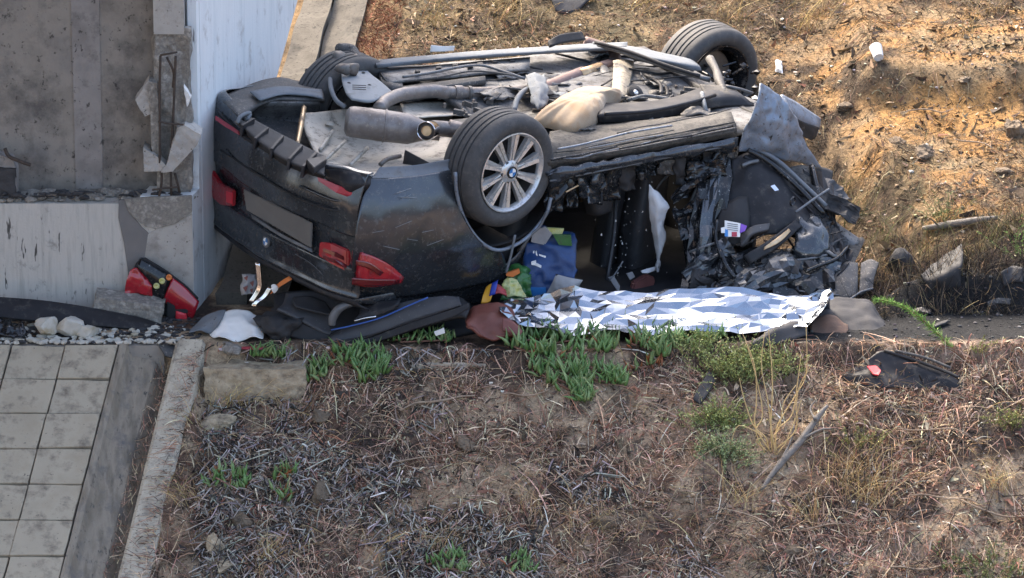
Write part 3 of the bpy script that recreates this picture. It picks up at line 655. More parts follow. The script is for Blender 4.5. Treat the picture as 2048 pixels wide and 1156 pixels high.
# ---- wheels
def wheel(c, ax, inner=False, parent=wc):
    """c: centre of the face turned to the viewer, ax: towards the viewer"""
    R0 = .338; wd = .245
    ty = [(-.03, .232), (-.005, .238), (.012, .262), (.014, .290), (.004, .312), (-.014, .328), (-.03, .334)]
    for g0 in (-.062, -.098, -.145, -.181): ty += [(g0 + .007, .337), (g0 + .005, .328), (g0 - .005, .328), (g0 - .007, .337)]
    ty += [(-.215, .334), (-.231, .328), (-.249, .312), (-.259, .29), (-.257, .262), (-.24, .238), (-.215, .232)]
    wg = bpy.data.objects.new('wheel', None); wg.empty_display_size = .1; COL.objects.link(wg); wg.parent = parent; wg.location = Vector(c - wloc(parent))
    lathe('tyre', ty, c, ax, 'rubber', wg, seg=96, ang=40)
    if not inner:
        lathe('rim', [(-.02, .236), (-.004, .236), (.006, .238), (.008, .231), (-.004, .222), (-.02, .214), (-.03, .214)], c, ax, 'alloy', wg, seg=72)
        lathe('rim_barrel', [(-.22, .23), (-.2, .215), (-.032, .215), (-.03, .222)], c, ax, 'matt_black', wg, seg=48)
        lathe('brake_disc', [(-.11, .0), (-.11, .165), (-.125, .165), (-.125, .0)], c, ax, 'matt_black', wg, seg=40)
        a = unit(np.cross(ax, A([0, 0, 1.]))); b = np.cross(ax, a)
        for k in range(10):
            th = 2 * math.pi * (k + .35) / 10; u = a * math.cos(th) + b * math.sin(th); v = -a * math.sin(th) + b * math.cos(th); parts = []
            for sg in (-1, 1):
                P = [c + u * .03 + v * sg * .004 - ax * .018, c + u * .03 + v * sg * .014 - ax * .022, c + u * .13 + v * sg * .021 - ax * .012, c + u * .226 + v * sg * .031 - ax * .010, c + u * .226 + v * sg * .006 - ax * .014, c + u * .13 + v * sg * .003 - ax * .016]
                parts.append(slabg(P, -ax * .03))
            parts.append(slabg([c + u * .03 - v * .013 - ax * .026, c + u * .03 + v * .013 - ax * .026, c + u * .226 + v * .022 - ax * .022, c + u * .226 - v * .022 - ax * .022], -ax * .02))
            mk('spoke', *join(parts), 'alloy', wg, smooth=False)
        for k in range(5):
            th = 2 * math.pi * (k + .1) / 5; p = c + .056 * (a * math.cos(th) + b * math.sin(th)) - ax * .016
            lathe('wheel_bolt', [(-.01, .012), (.004, .012), (.004, .0)], p, ax, 'matt_black', wg, seg=8)
        lathe('hub', [(-.06, .07), (-.02, .068), (-.012, .06), (-.006, .042), (-.002, .040), (-.002, 0)], c, ax, 'alloy', wg, seg=32)
        hc = lathe('emblem', [(-.004, .036), (.003, .036), (.005, .033), (.005, .027), (.003, .0255), (.003, 0)], c, ax, 'gloss_black', wg, seg=32)
        return wg, hc
    lathe('rim', [(-.26, .0), (-.235, .12), (-.22, .20), (-.05, .205), (-.012, .225), (.0, .238), (.007, .238), (.006, .23), (-.01, .214), (-.03, .197), (-.2, .19), (-.225, .12), (-.25, .0)], c, ax, 'gloss_black', wg, seg=72)
    lathe('brake_disc', [(-.13, .0), (-.13, .17), (-.105, .172), (-.10, .165), (-.10, .09), (-.06, .085), (-.055, .06), (-.055, 0)], c, ax, 'steel', wg, seg=48)
    return wg, None
wax = unit(cn + .13 * cf)
wc1, hub = wheel(Tn(1024, 345, .035), wax)
hc = Tn(1024, 345, .035); bb = wc1
a_ = unit(np.cross(wax, cu)); b_ = np.cross(wax, a_)
for k in range(4):
    th = np.linspace(k * math.pi / 2 + .15, (k + 1) * math.pi / 2 + .15, 7); c0 = hc + wax * .0035
    slab('emblem_quarter', [c0] + [c0 + .025 * (a_ * math.cos(q) + b_ * math.sin(q)) for q in th], wax * .0025, 'blue_mark' if k % 2 else 'white_mark', wc1)
wheel(T(1436, 163, -1.42), unit(cn + .05 * cf - .05 * cu), inner=True)
wheel(car(-.10, -1.45, -.085), unit(cn + .10 * cf), inner=True)
# ---- floor of the car (now its top)
def fl(s, t, up=0.): return car(s, t, .075 + .045 * max(s, 0) + up)
rows = []
for t in np.linspace(-1.70, -.06, 13):
    r = []
    for s in np.linspace(.30, 2.15, 12):
        tun = .05 * math.exp(-((t + .85) / .13) ** 2); r.append(fl(s, t, -tun - (.02 if s < .5 else 0)))
    rows.append(r)
cp('floor_pan', rows, 'under_grey', n=4, thick=-.03, amp=.008, sc=6, seed=12)
for t0, t1 in ((-1.60, -1.36), (-1.30, -1.06), (-.60, -.36), (-.32, -.10)):
    for s0, s1 in ((.42, 1.05), (1.12, 1.78)):
        rows = [[fl(s, t, u) for s in np.linspace(s0, s1, 5)] for t, u in ((t0, .0), (t0 + .02, .022), ((t0 + t1) / 2, .026), (t1 - .02, .022), (t1, .0))]
        cp('floor_panel', rows, 'under_grey' if t0 < -.9 else 'under_dark', n=4, thick=.02, amp=.006, sc=9, seed=int(s0 * 10 + t0 * 7))
# trunk floor, spare wheel well and inner wall
cp('trunk_floor', [[H(604, 226, .0), H(700, 218, .0), H(800, 212, .02), H(905, 216, .02)], [H(612, 262, -.06), H(700, 258, -.08), H(800, 262, -.06), H(905, 262, .0)], [H(636, 318, -.10), H(705, 318, -.12), H(800, 316, -.08), H(905, 300, -.01)], [H(652, 346, -.06), H(720, 352, -.06), H(800, 342, -.03), H(908, 330, .01)]], 'beige_plate', n=7, thick=.012, amp=.014, sc=6, seed=21)
cp('trunk_wall', [[H(490, 205, .02), H(560, 206, .03), H(640, 205, .03)], [H(505, 235, -.10), H(560, 238, -.10), H(640, 232, -.08)], [H(520, 262, -.16), H(570, 262, -.16), H(640, 258, -.14)]], 'under_grey', n=5, thick=.01, amp=.006, sc=6)
for x0, y0, x1, y1 in ((650, 320, 690, 282), (700, 330, 735, 296), (735, 275, 760, 240), (640, 300, 665, 262)):
    tube('floor_rib', [H(x0, y0, -.085), H((x0 + x1) / 2, (y0 + y1) / 2, -.065), H(x1, y1, -.06)], .011, 'beige_plate', wc, sides=8)
tube('bracket_strip', [H(594, 290, -.06), H(602, 250, -.01), H(608, 214, .03)], [.013, .017, .014], 'bronze', wc, sides=4)
tube('floor_bracket', [H(760, 330, -.03), H(775, 318, .0), H(800, 312, .0)], .014, 'steel', wc, sides=6)
lathe('drain_bung', [(0, 0), (.012, .0), (.012, .02), (0, .03)], H(660, 248, -.05), cu, 'beige_plate', wc, seg=20)
# bumper beam with ribs
bb_ = cp('bumper_beam', [[H(496, 232, .0), H(540, 256, .0), H(602, 288, .0), H(650, 312, .01)], [H(488, 242, .015), H(532, 272, .015), H(592, 306, .015), H(650, 330, .015)], [H(472, 240, .01), H(518, 284, .01), H(576, 322, .01), H(648, 350, .01)], [H(474, 250, -.04), H(520, 296, -.05), H(576, 334, -.05), H(648, 358, -.04)]], 'matt_black', n=6, thick=.02, amp=.003)
for (x0, y0), (x1, y1) in (((508, 236), (484, 250)), ((536, 254), (510, 276)), ((566, 270), (543, 297)), ((604, 289), (578, 317)), ((632, 304), (606, 332))):
    e_ = unit(H(x1, y1, .02) - H(x0, y0, .02)); sd_ = unit(np.cross(e_, cu)) * .008
    slab('beam_rib', [H(x0, y0, .045) - sd_, H(x0, y0, .045) + sd_, H(x1, y1, .035) + sd_, H(x1, y1, .035) - sd_], -cu * .07, 'black_plastic', bb_, bev=.002)
slab('bumper_hook', [H(612, 318, .06), H(652, 310, .06), H(654, 318, .06), H(628, 336, .05)], -cu * .04, 'black_plastic', wc, bev=.004)
# far bumper corner panel
cp('corner_panel', [[H(440, 196, .0), H(490, 172, .02), H(552, 155, .03), H(600, 163, .04), H(642, 170, .05)], [H(462, 218, .03), H(505, 192, .05), H(555, 178, .06), H(600, 180, .065), H(646, 182, .07)], [H(480, 236, .0), H(512, 212, .03), H(560, 196, .05), H(605, 198, .05), H(649, 200, .05)], [H(486, 240, -.04), H(520, 216, -.01), H(560, 205, .02), H(605, 206, .02), H(648, 206, .01)]], 'under_dark', n=6, thick=.008, amp=.006, sc=8)
cp('corner_cover', [[H(500, 182, .075), H(560, 172, .08), H(612, 176, .08), H(644, 178, .08)], [H(520, 200, .07), H(565, 188, .075), H(615, 190, .075), H(646, 196, .075)]], 'cover_grey', n=5, thick=.008)
tube('tow_bracket', [H(474, 246, .02), H(482, 232, .05), H(500, 226, .05), H(494, 240, .02)], .012, 'cover_grey', wc, sides=7)
# muffler, tip, pipes
m0 = H(694, 242, .10); m1 = H(880, 266, .10); ma = unit(m1 - m0); Lm = np.linalg.norm(m1 - m0)
mu = lathe('muffler', [(-.012, .0), (-.01, .06), (.005, .082), (.03, .090), (.22, .092), (Lm - .18, .088), (Lm - .10, .06), (Lm - .08, .05), (Lm + .0, .046)], m0, ma, 'exhaust', wc, seg=40)
lathe('muffler_seam', [(0, .09), (.004, .097), (.012, .097), (.016, .09)], m0 + ma * .21, ma, 'exhaust', mu, seg=40)
tp = H(852, 262, .16); ta = unit(-.75 * cf + .55 * cn + .1 * cu)
tipo = lathe('exhaust_tip', [(.0, .050), (.004, .053), (0, .056), (-.02, .056), (-.10, .050), (-.10, .044), (-.01, .048)], tp, ta, 'chrome', wc, seg=36)
lathe('tip_core', [(-.006, .030), (-.02, .030), (-.02, 0)], tp, ta, 'bronze', tipo, seg=24)
tube('tail_pipe', [tp - ta * .03, tp - ta * .16, H(925, 262, .12)], .046, 'exhaust', wc, sides=16)
tube('exhaust_pipe', [H(758, 218, .11), H(772, 203, .13), H(800, 190, .14), H(838, 184, .14), H(866, 182, .14), H(895, 186, .13)], .040, 'exhaust', wc, sides=18)
tube('exhaust_pipe', [H(880, 184, .13), H(950, 186, .13), H(1010, 184, .13), H(1062, 182, .13)], .036, 'exhaust', wc, sides=18)
lathe('pipe_clamp', [(0, .036), (.0, .044), (.05, .044), (.05, .036)], H(908, 185, .13), unit(H(950, 186, .13) - H(880, 184, .13)), 'exhaust', wc, seg=24)
lathe('pipe_clamp', [(0, .036), (.0, .043), (.02, .043), (.02, .036)], H(935, 186, .13), unit(H(950, 186, .13) - H(880, 184, .13)), 'steel', wc, seg=24)
tube('exhaust_pipe', [H(1062, 182, .13), H(1100, 172, .14), H(1140, 156, .15), H(1165, 146, .16)], [.034, .040, .040, .04], 'exhaust_rust', wc, sides=18)
tube('pipe_sleeve', [H(1160, 150, .16), H(1200, 136, .17)], .036, 'bronze', wc, sides=16)
tube('exhaust_pipe', [H(1200, 136, .17), H(1226, 126, .18), H(1228, 108, .20), H(1205, 96, .22), H(1168, 84, .24)], .038, 'exhaust_rust', wc, sides=18)
# heat shield under the pipe, beige
cp('heat_shield', [[H(800, 208, .06), H(860, 203, .05), H(940, 203, .05), H(1040, 200, .06)], [H(806, 224, .07), H(866, 218, .03), H(950, 218, .03), H(1044, 214, .05)], [H(812, 236, .07), H(870, 232, .07), H(950, 230, .07), H(1040, 228, .08)]], 'beige_plate', n=6, thick=.006, amp=.012, sc=9, seed=31)
cp('heat_shield', [[H(800, 190, .07), H(850, 172, .08), H(905, 166, .09)], [H(812, 204, .07), H(860, 196, .07), H(905, 190, .07)]], 'under_grey', n=6, thick=.006, amp=.01, sc=9, seed=33)
cp('heat_shield', [[H(1035, 120, .10), H(1100, 112, .11), H(1180, 104, .12)], [H(1040, 142, .12), H(1110, 132, .14), H(1180, 122, .15)], [H(1046, 160, .10), H(1110, 152, .11), H(1170, 140, .12)]], 'silver', n=6, thick=.006, amp=.02, sc=12, seed=35, ridge=True)
# suspension cover and arm at the far rear wheel
sc_ = cp('suspension_cover', [[H(682, 140, .17), H(696, 128, .18), H(718, 124, .18)], [H(684, 160, .17), H(712, 150, .185), H(742, 148, .18)], [H(692, 184, .16), H(726, 176, .175), H(768, 168, .17)], [H(704, 197, .15), H(744, 202, .15), H(786, 184, .15)]], 'cover_light', n=6, thick=.012, amp=.003)
for x, y in ((691, 142), (727, 145), (698, 166), (739, 170)): lathe('cover_hole', [(.0, 0), (.004, .008), (.0, .012)], H(x, y, .188), cu, 'matt_black', sc_, seg=10)
for k in range(3): tube('cover_slot', [H(705, 170 + 4 * k, .188), H(732, 171 + 4 * k, .186)], .0025, 'matt_black', sc_, sides=5)
tube('suspension_arm', [H(660, 150, .14), H(662, 176, .12), H(672, 200, .10), H(690, 214, .08)], .014, 'cover_grey', wc, sides=8)
tube('suspension_arm', [H(676, 96, .26), H(700, 102, .24), H(716, 120, .22)], [.028, .045, .03], 'under_dark', wc, sides=10)
for i, (dx, dy) in enumerate([(-12, 0), (4, -8), (20, 4), (14, 22), (-4, 22)]): mk('wheel_carrier', *rockg(H(690 + dx, 116 + dy, .22), (.05, .05, .04), i, sub=2), 'steel', wc)
cp('cross_member', [[H(752, 128, .13), H(775, 140, .13), H(800, 152, .13)], [H(760, 155, .16), H(780, 165, .16), H(806, 172, .15)], [H(770, 190, .10), H(790, 192, .10), H(812, 190, .10)]], 'under_dark', n=5, thick=.02, amp=.012, sc=9)
# far sill: long plastic panels
cp('far_sill', [[H(752, 120, .20), H(880, 108, .215), H(1010, 98, .23), H(1160, 88, .25), H(1255, 84, .26)], [H(752, 128, .22), H(880, 116, .235), H(1010, 106, .25), H(1160, 97, .27), H(1255, 94, .28)], [H(756, 136, .20), H(880, 124, .21), H(1010, 113, .23), H(1160, 104, .25), H(1255, 100, .26)]], 'cover_grey', n=5, thick=.02, amp=.004)
cp('far_panel', [[H(758, 140, .17), H(850, 132, .18), H(960, 122, .19), H(1060, 114, .2)], [H(766, 152, .18), H(850, 144, .19), H(960, 134, .2), H(1060, 126, .21)], [H(778, 166, .16), H(850, 158, .17), H(960, 148, .18), H(1060, 138, .19)]], 'under_grey', n=5, thick=.015, amp=.006, sc=10)
cp('far_panel', [[H(800, 172, .15), H(880, 162, .16), H(970, 152, .17)], [H(816, 184, .15), H(890, 172, .16), H(972, 160, .17)]], 'under_dark', n=5, thick=.03, amp=.006)
for x, y in ((830, 139), (872, 132), (905, 127), (935, 130), (955, 124), (985, 120), (1020, 118)): slab('panel_clip', [H(x, y, .212), H(x + 10, y - 1, .212), H(x + 11, y + 3, .212), H(x + 1, y + 4, .212)], -cu * .02, 'matt_black', wc)
tube('brake_line', [H(806, 154, .21), H(860, 146, .22), H(920, 134, .23), H(965, 131, .23), H(1010, 144, .22), H(1050, 158, .2)], .009, 'silver', wc, sides=7)
tube('brake_line', [H(812, 162, .20), H(880, 154, .21), H(950, 142, .22), H(1040, 152, .21)], .006, 'under_dark', wc, sides=7)
cp('silver_bracket', [[H(1052, 152, .20), H(1072, 146, .22), H(1088, 150, .21)], [H(1060, 180, .21), H(1080, 176, .23), H(1096, 182, .21)], [H(1064, 208, .17), H(1078, 216, .18), H(1094, 208, .17)]], 'cover_grey', n=7, thick=.01, amp=.014, sc=18, ridge=True)
tube('hose', [H(1028, 222, .13), H(1034, 200, .16), H(1046, 184, .18), H(1060, 176, .18)], .017, 'cover_grey', wc, sides=10)
cp('axle_arm', [[H(905, 240, .10), H(950, 232, .12), H(1010, 222, .12)], [H(915, 262, .12), H(960, 250, .15), H(1020, 240, .13)], [H(930, 280, .08), H(975, 268, .10), H(1040, 252, .1)]], 'under_dark', n=5, thick=.03, amp=.01)
tube('axle_bolt', [H(900, 256, .14), H(925, 258, .15), H(948, 264, .15)], [.05, .035, .02], 'exhaust', wc, sides=14)
# near sill and floor edge: dirty bands
cp('floor_edge', [[Tn(1100, 262, -.25), Tn(1200, 250, -.3), Tn(1320, 236, -.3), Tn(1462, 222, -.25)], [Tn(1096, 285, -.10), Tn(1200, 276, -.12), Tn(1320, 256, -.12), Tn(1466, 232, -.1)], [Tn(1092, 306, -.03), Tn(1200, 296, -.03), Tn(1320, 272, -.03), Tn(1470, 244, -.03)]], 'under_brown', n=10, thick=.02, amp=.010, sc=9, seed=40)
cp('door_sill', [[Tn(1092, 308, -.02), Tn(1200, 298, -.02), Tn(1320, 275, -.02), Tn(1472, 246, -.02)], [Tn(1096, 326, .02), Tn(1200, 312, .02), Tn(1320, 290, .02), Tn(1474, 262, .02)], [Tn(1098, 340, .0), Tn(1200, 322, .0), Tn(1320, 300, .0), Tn(1474, 274, .0)]], 'under_brown', n=10, thick=.02, amp=.009, sc=12, seed=41)
cp('door_sill', [[Tn(1096, 338, .03), Tn(1180, 326, .03), Tn(1320, 302, .03), Tn(1474, 276, .03)], [Tn(1098, 350, .05), Tn(1180, 336, .05), Tn(1320, 312, .05), Tn(1474, 287, .05)], [Tn(1100, 366, .02), Tn(1185, 342, .02), Tn(1320, 320, .02), Tn(1474, 296, .02)], [Tn(1100, 388, -.06), Tn(1190, 352, -.06), Tn(1320, 330, -.06), Tn(1474, 304, -.06)]], "paint", n=10, thick=.012, amp=.020, sc=9, seed=42, ridge=True)
rng = random.Random(88)
for i in range(13):
    x = 1110 + i * 28 + rng.gauss(0, 6); y = 372 - (x - 1100) * .20; hl_ = rng.uniform(14, 58); w_ = rng.uniform(9, 22)
    cp('torn_shred', [[T(x + dx * w_ + rng.gauss(0, 2), y + hl_ * e + rng.gauss(0, 2), -.02 + rng.uniform(-.04, .03)) for dx in (-1, 0, 1)] for e in (-.3, .2, .6, 1)], rng.choice(['gloss_black', 'gloss_black', 'matt_black', 'paint', 'under_dark']), n=5, thick=.006, amp=.016, sc=16, ridge=True, seed=600 + i)
tube('sill_seam', [Tn(1100, 362, .03), Tn(1185, 345, .045), Tn(1260, 330, .045), Tn(1380, 306, .045), Tn(1470, 290, .04)], .006, 'silver', wc, sides=6)
tube('sill_seam', [Tn(1100, 318, .01), Tn(1220, 304, .02), Tn(1350, 280, .02), Tn(1470, 256, .01)], .005, 'under_grey', wc, sides=6)
# ---- front: subframe, engine bits, shields
cp('subframe_beam', [[H(1226, 122, .22), H(1246, 120, .23), H(1268, 122, .22)], [H(1226, 150, .20), H(1246, 148, .215), H(1264, 150, .2)], [H(1222, 192, .15), H(1236, 196, .16), H(1252, 196, .15)]], 'cream_metal', n=6, thick=.04, amp=.01, sc=14)
cp('splash_panel', [[H(1185, 84, .27), H(1250, 90, .28), H(1320, 104, .28), H(1380, 118, .28)], [H(1230, 100, .28), H(1290, 112, .3), H(1350, 122, .3), H(1398, 130, .28)], [H(1270, 122, .24), H(1320, 132, .25), H(1370, 140, .25), H(1404, 142, .25)]], 'cover_grey', n=5, thick=.012, amp=.006)
tube('diagonal_strut', [H(1196, 88, .30), H(1270, 112, .30), H(1340, 136, .28), H(1420, 160, .26)], .016, 'silver', wc, sides=6)
tube('diagonal_strut', [H(1190, 84, .32), H(1260, 104, .32), H(1330, 130, .3), H(1400, 152, .28)], .012, 'matt_black', wc, sides=6)
cp('engine_cover', [[H(1262, 132, .12), H(1320, 140, .12), H(1420, 168, .12)], [H(1262, 170, .06), H(1330, 176, .06), H(1420, 182, .08)], [H(1240, 205, .10), H(1330, 205, .10), H(1420, 190, .12)]], 'matt_black', n=5, thick=.03, amp=.03, sc=12)
tube('gearbox', [H(1180, 130, .14), H(1200, 150, .13), H(1220, 168, .12)], [.05, .07, .05], 'under_grey', wc, sides=12)
for i, (x, y) in enumerate([(1248, 178), (1262, 186), (1290, 178), (1310, 190), (1330, 180), (1275, 196)]): mk('engine_mount', *rockg(H(x, y, .14), (.055, .055, .035), i, sub=2), 'under_dark', wc)
lathe('belt_pulley', [(0, 0), (.015, .012), (.015, .02), (0, .05), (-.02, .052)], H(1272, 184, .19), unit(cn + cu), 'matt_black', wc, seg=24)
lathe('pulley_cap', [(0, .0), (.006, .010), (0, .016)], H(1272, 184, .21), unit(cn + cu), 'white_mark', wc, seg=16)
for k, P in enumerate([[(1240, 170), (1270, 160), (1310, 172)], [(1300, 165), (1330, 172), (1335, 192)], [(1255, 200), (1290, 192), (1340, 198)], [(1290, 150), (1320, 168), (1322, 188)]]):
    tube('engine_hose', [H(a, b, .17 + .01 * k) for a, b in P], .012, 'black_plastic' if k % 2 else 'under_grey', wc, sides=8)
cp('underbody_shield', [[H(1196, 206, .20), H(1260, 206, .20), H(1340, 195, .22), H(1430, 164, .26), H(1448, 168, .26)], [H(1196, 226, .22), H(1260, 224, .22), H(1340, 212, .24), H(1430, 190, .26), H(1480, 186, .26)], [H(1198, 246, .16), H(1270, 242, .17), H(1350, 232, .18), H(1440, 214, .2), H(1510, 212, .2)]], 'black_plastic', n=6, thick=.012, amp=.008, sc=7)
tube('shield_rib', [H(1210, 228, .235), H(1300, 222, .25), H(1380, 205, .27), H(1430, 190, .275)], .012, 'black_plastic', wc, sides=8)
cp('liner_flap', [[H(1400, 168, .28), H(1440, 170, .28), H(1470, 178, .27)], [H(1410, 190, .24), H(1460, 192, .25), H(1500, 204, .22)], [H(1420, 210, .18), H(1470, 216, .18), H(1518, 214, .16)]], 'under_brown', n=6, thick=.01, amp=.012, sc=10)
tube('jack_bracket', [H(1404, 186, .28), H(1408, 206, .26), H(1412, 224, .22)], .014, 'cover_grey', wc, sides=6)
cp('torn_bracket', [[H(1362, 226, .22), H(1384, 214, .24), H(1420, 216, .24)], [H(1366, 236, .2), H(1390, 228, .23), H(1424, 232, .22)]], 'under_dark', n=6, thick=.01, amp=.016, sc=20)
rng = random.Random(5); parts = []
for i in range(46):
    x = rng.uniform(1405, 1515); y = rng.uniform(120, 205); h = rng.uniform(.08, .24)
    if rng.random() < .5: parts.append(rockg(H(x, y, h), (rng.uniform(.012, .04),) * 2 + (rng.uniform(.01, .03),), i, sub=1))
    else:
        a = H(x, y, h); parts.append(tubeg([a, a + A([rng.uniform(-.09, .09), rng.uniform(-.05, .05), rng.uniform(-.06, .06)])], rng.uniform(.004, .012), sides=5, n=1))
tag(mk('mangled_metal', *join(parts), 'gloss_black', wc, smooth=False), kind='stuff')
tube('steering_knuckle', [H(1420, 118, .30), H(1432, 140, .29), H(1438, 160, .28), H(1450, 188, .25)], [.028, .022, .030, .016], 'under_dark', wc, sides=9)
tube('tie_rod', [H(1452, 172, .28), H(1480, 178, .27), H(1505, 186, .24)], .009, 'silver', wc, sides=6)
# fender and nose
cp('front_fender', [[T(1522, 166, .0), T(1545, 176, .02), T(1562, 190, .03), T(1572, 196, .0)], [T(1506, 215, .05), T(1535, 222, .07), T(1562, 230, .07), T(1592, 244, .02)], [T(1490, 262, .06), T(1525, 268, .08), T(1562, 278, .08), T(1612, 292, .03)], [T(1476, 300, .03), T(1520, 306, .05), T(1565, 318, .05), T(1640, 335, .0)]], 'paint_skylit', n=9, thick=.012, amp=.024, sc=7, seed=50, ridge=True)
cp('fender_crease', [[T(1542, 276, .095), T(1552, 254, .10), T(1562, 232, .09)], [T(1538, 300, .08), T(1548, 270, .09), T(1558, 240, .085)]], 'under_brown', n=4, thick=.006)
cp('nose_panel', [[T(1566, 188, -.12), T(1590, 202, -.16), T(1642, 236, -.2)], [T(1564, 212, -.05), T(1596, 228, -.1), T(1640, 254, -.15)], [T(1564, 226, -.06), T(1596, 250, -.1), T(1632, 274, -.15)]], 'paint_skylit', n=5, thick=.02, amp=.008)
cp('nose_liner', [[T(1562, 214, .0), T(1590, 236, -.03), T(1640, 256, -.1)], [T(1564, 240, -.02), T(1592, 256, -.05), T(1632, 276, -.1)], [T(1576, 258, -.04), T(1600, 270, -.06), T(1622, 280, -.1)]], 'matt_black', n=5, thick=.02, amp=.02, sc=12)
cp('front_bulkhead', [[car(1.95, t, .2) for t in (-1.7, -1.2, -.7, -.15)], [car(2.0, t, -.3) for t in (-1.7, -1.2, -.7, -.2)], [car(1.95, t, -.95) for t in (-1.7, -1.2, -.7, -.1)]], 'interior', n=4, thick=.03, amp=.03)
# cabin shell: far side, roof on the ground, rear seat back
cp('far_side', [[car(s, -1.74, .1) for s in (-.3, .4, 1.2, 2.0)], [car(s, -1.76, -.4) for s in (-.3, .4, 1.2, 2.0)], [car(s, -1.62, -.98) for s in (-.3, .4, 1.2, 2.0)]], 'interior', n=4, thick=.03)
def onz(s, t, z): v = car(s, t, -.9); v[2] = z; return v
cp('roof', [[onz(s, -1.62, .03) for s in (-.5, .4, 1.2, 1.98)], [onz(s, -.9, .0) for s in (-.5, .4, 1.2, 2.0)], [onz(s, -.1, .02) for s in (-.5, .4, 1.2, 2.02)], [onz(s, .08, -.02) for s in (-.3, .4, 1.2, 2.02)]], 'interior', n=4, thick=.02, amp=.02)
cp('rear_seat', [[car(.28, t, -.02) for t in (-1.7, -1.2, -.7, -.2)], [car(.22, t, -.35) for t in (-1.7, -1.2, -.7, -.2)], [car(.1, t, -.85) for t in (-1.7, -1.2, -.7, -.2)]], 'interior', n=4, thick=.1, amp=.03, sc=5)
cp('trunk_shell', [[car(s, -1.72, -.05) for s in (-1.0, -.4, .2)], [car(s, -.9, -.2) for s in (-.98, -.4, .2)], [car(s, -.12, -.06) for s in (-.9, -.4, .2)]], 'under_dark', n=4, thick=.03)
# seats hanging from the floor
for (x0, y0, x1, y1, wdt, t) in ((1245, 352, 1205, 560, 34, -.45), (1300, 345, 1268, 560, 40, -.30)):
    cp('seat_back', [[T(x0 - wdt, y0, t - .15), T(x0, y0 - 6, t), T(x0 + wdt, y0, t - .15)], [T((x0 + x1) / 2 - wdt * 1.1, (y0 + y1) / 2, t - .12), T((x0 + x1) / 2, (y0 + y1) / 2, t + .06), T((x0 + x1) / 2 + wdt, (y0 + y1) / 2, t - .12)], [T(x1 - wdt * .9, y1, t - .15), T(x1, y1 + 8, t), T(x1 + wdt * .9, y1, t - .15)]], 'interior_grey', n=5, thick=.04, amp=.01)
cp('seat_base', [[T(1160, 372, -.2), T(1195, 366, -.1), T(1228, 372, -.2)], [T(1165, 400, -.2), T(1195, 404, -.08), T(1226, 400, -.2)], [T(1172, 428, -.25), T(1195, 432, -.15), T(1222, 424, -.25)]], 'interior_grey', n=5, thick=.03)
tube('seat_frame', [T(1350, 340, -.25), T(1318, 370, -.25), T(1300, 420, -.3), T(1280, 480, -.3)], .007, 'silver', wc, sides=6)
tube('seat_belt', [T(1232, 400, -.3), T(1228, 470, -.2), T(1214, 560, -.12)], .012, 'interior_grey', wc, sides=4)
cp('rear_door_trim', [[T(1100, 380, -.03), T(1135, 362, -.02), T(1165, 350, -.03)], [T(1098, 410, -.02), T(1120, 396, .01), T(1142, 380, -.02)], [T(1085, 425, -.05), T(1095, 420, -.03), T(1110, 410, -.05)]], 'gloss_black', n=5, thick=.01, amp=.01)
tube('trim_piece', [T(1132, 384, .01), T(1150, 374, .01), T(1166, 366, .0)], .006, 'bronze', wc, sides=5)
tube('window_frame', [T(1096, 420, .03), T(1080, 452, .02), T(1062, 470, .01), T(1040, 500, -.02)], .009, 'silver', wc, sides=6)
tube('window_frame', [T(1030, 470, .03), T(1022, 510, .02), T(1012, 545, .0)], .008, 'cover_grey', wc, sides=6)
# centre pillar, crumpled
for k, (P, r, mm) in enumerate([([(1438, 300), (1412, 350), (1390, 400), (1378, 440)], .022, 'gloss_black'), ([(1452, 290), (1430, 360), (1412, 440), (1404, 520)], .030, 'gloss_black'), ([(1466, 296), (1448, 360), (1432, 420), (1428, 500)], .016, 'black_plastic'), ([(1424, 320), (1396, 372), (1372, 430)], .012, 'silver'), ([(1404, 520), (1396, 560), (1370, 600)], .03, 'black_plastic'), ([(1378, 440), (1372, 480), (1380, 540)], .02, 'gloss_black')]):
    tube('centre_pillar', [T(a, b, .0 - .03 * (k % 3)) for a, b in P], r, mm, wc, sides=7)
cp('pillar_panel', [[T(1440, 330, .0), T(1456, 330, .01), T(1470, 340, .0)], [T(1405, 400, .0), T(1425, 410, .03), T(1444, 420, .0)], [T(1385, 470, -.02), T(1410, 490, .02), T(1432, 500, -.02)], [T(1370, 560, -.05), T(1400, 580, .0), T(1430, 590, -.05)]], 'gloss_black', n=6, thick=.01, amp=.022, sc=14, ridge=True, seed=61)
cp('pillar_trim', [[T(1432, 342, .04), T(1444, 336, .045)], [T(1418, 378, .05), T(1432, 380, .05)], [T(1408, 398, .045), T(1420, 404, .045)]], 'silver', n=5, thick=.006, amp=.012, sc=22)
# glass shards and chips inside
parts = []; rng = random.Random(9)
for i in range(90):
    x = rng.choice([rng.gauss(1252, 14), rng.gauss(1400, 26), rng.uniform(1180, 1460)]); y = rng.uniform(360, 560); a = T(x, y, -.12 + rng.uniform(-.05, .1)); q = rng.choice([.003, .005, .009])
    parts.append(slabg([a, a + A([q, 0, rng.uniform(-q, q)]), a + A([q * .6, 0, q * 1.5])], (0, .002, 0)))
tag(mk('glass_chips', *join(parts), 'plastic_white', wc, smooth=False), kind='stuff')
for x, y, q in ((1362, 390, 9), (1262, 552, 8), (1396, 515, 6)): slab('torn_trim', [T(x - q, y - q * .5, .0), T(x + q * .4, y - q, .0), T(x + q, y + q * .2, .0), T(x - q * .2, y + q, .0)], cn * -.01, 'grey_bag', wc)
slab('maroon_trim', [T(a, b, .0) for a, b in [(1264, 588), (1268, 566), (1296, 550), (1312, 556), (1308, 590)]], cn * -.04, 'maroon', wc, bev=.01)
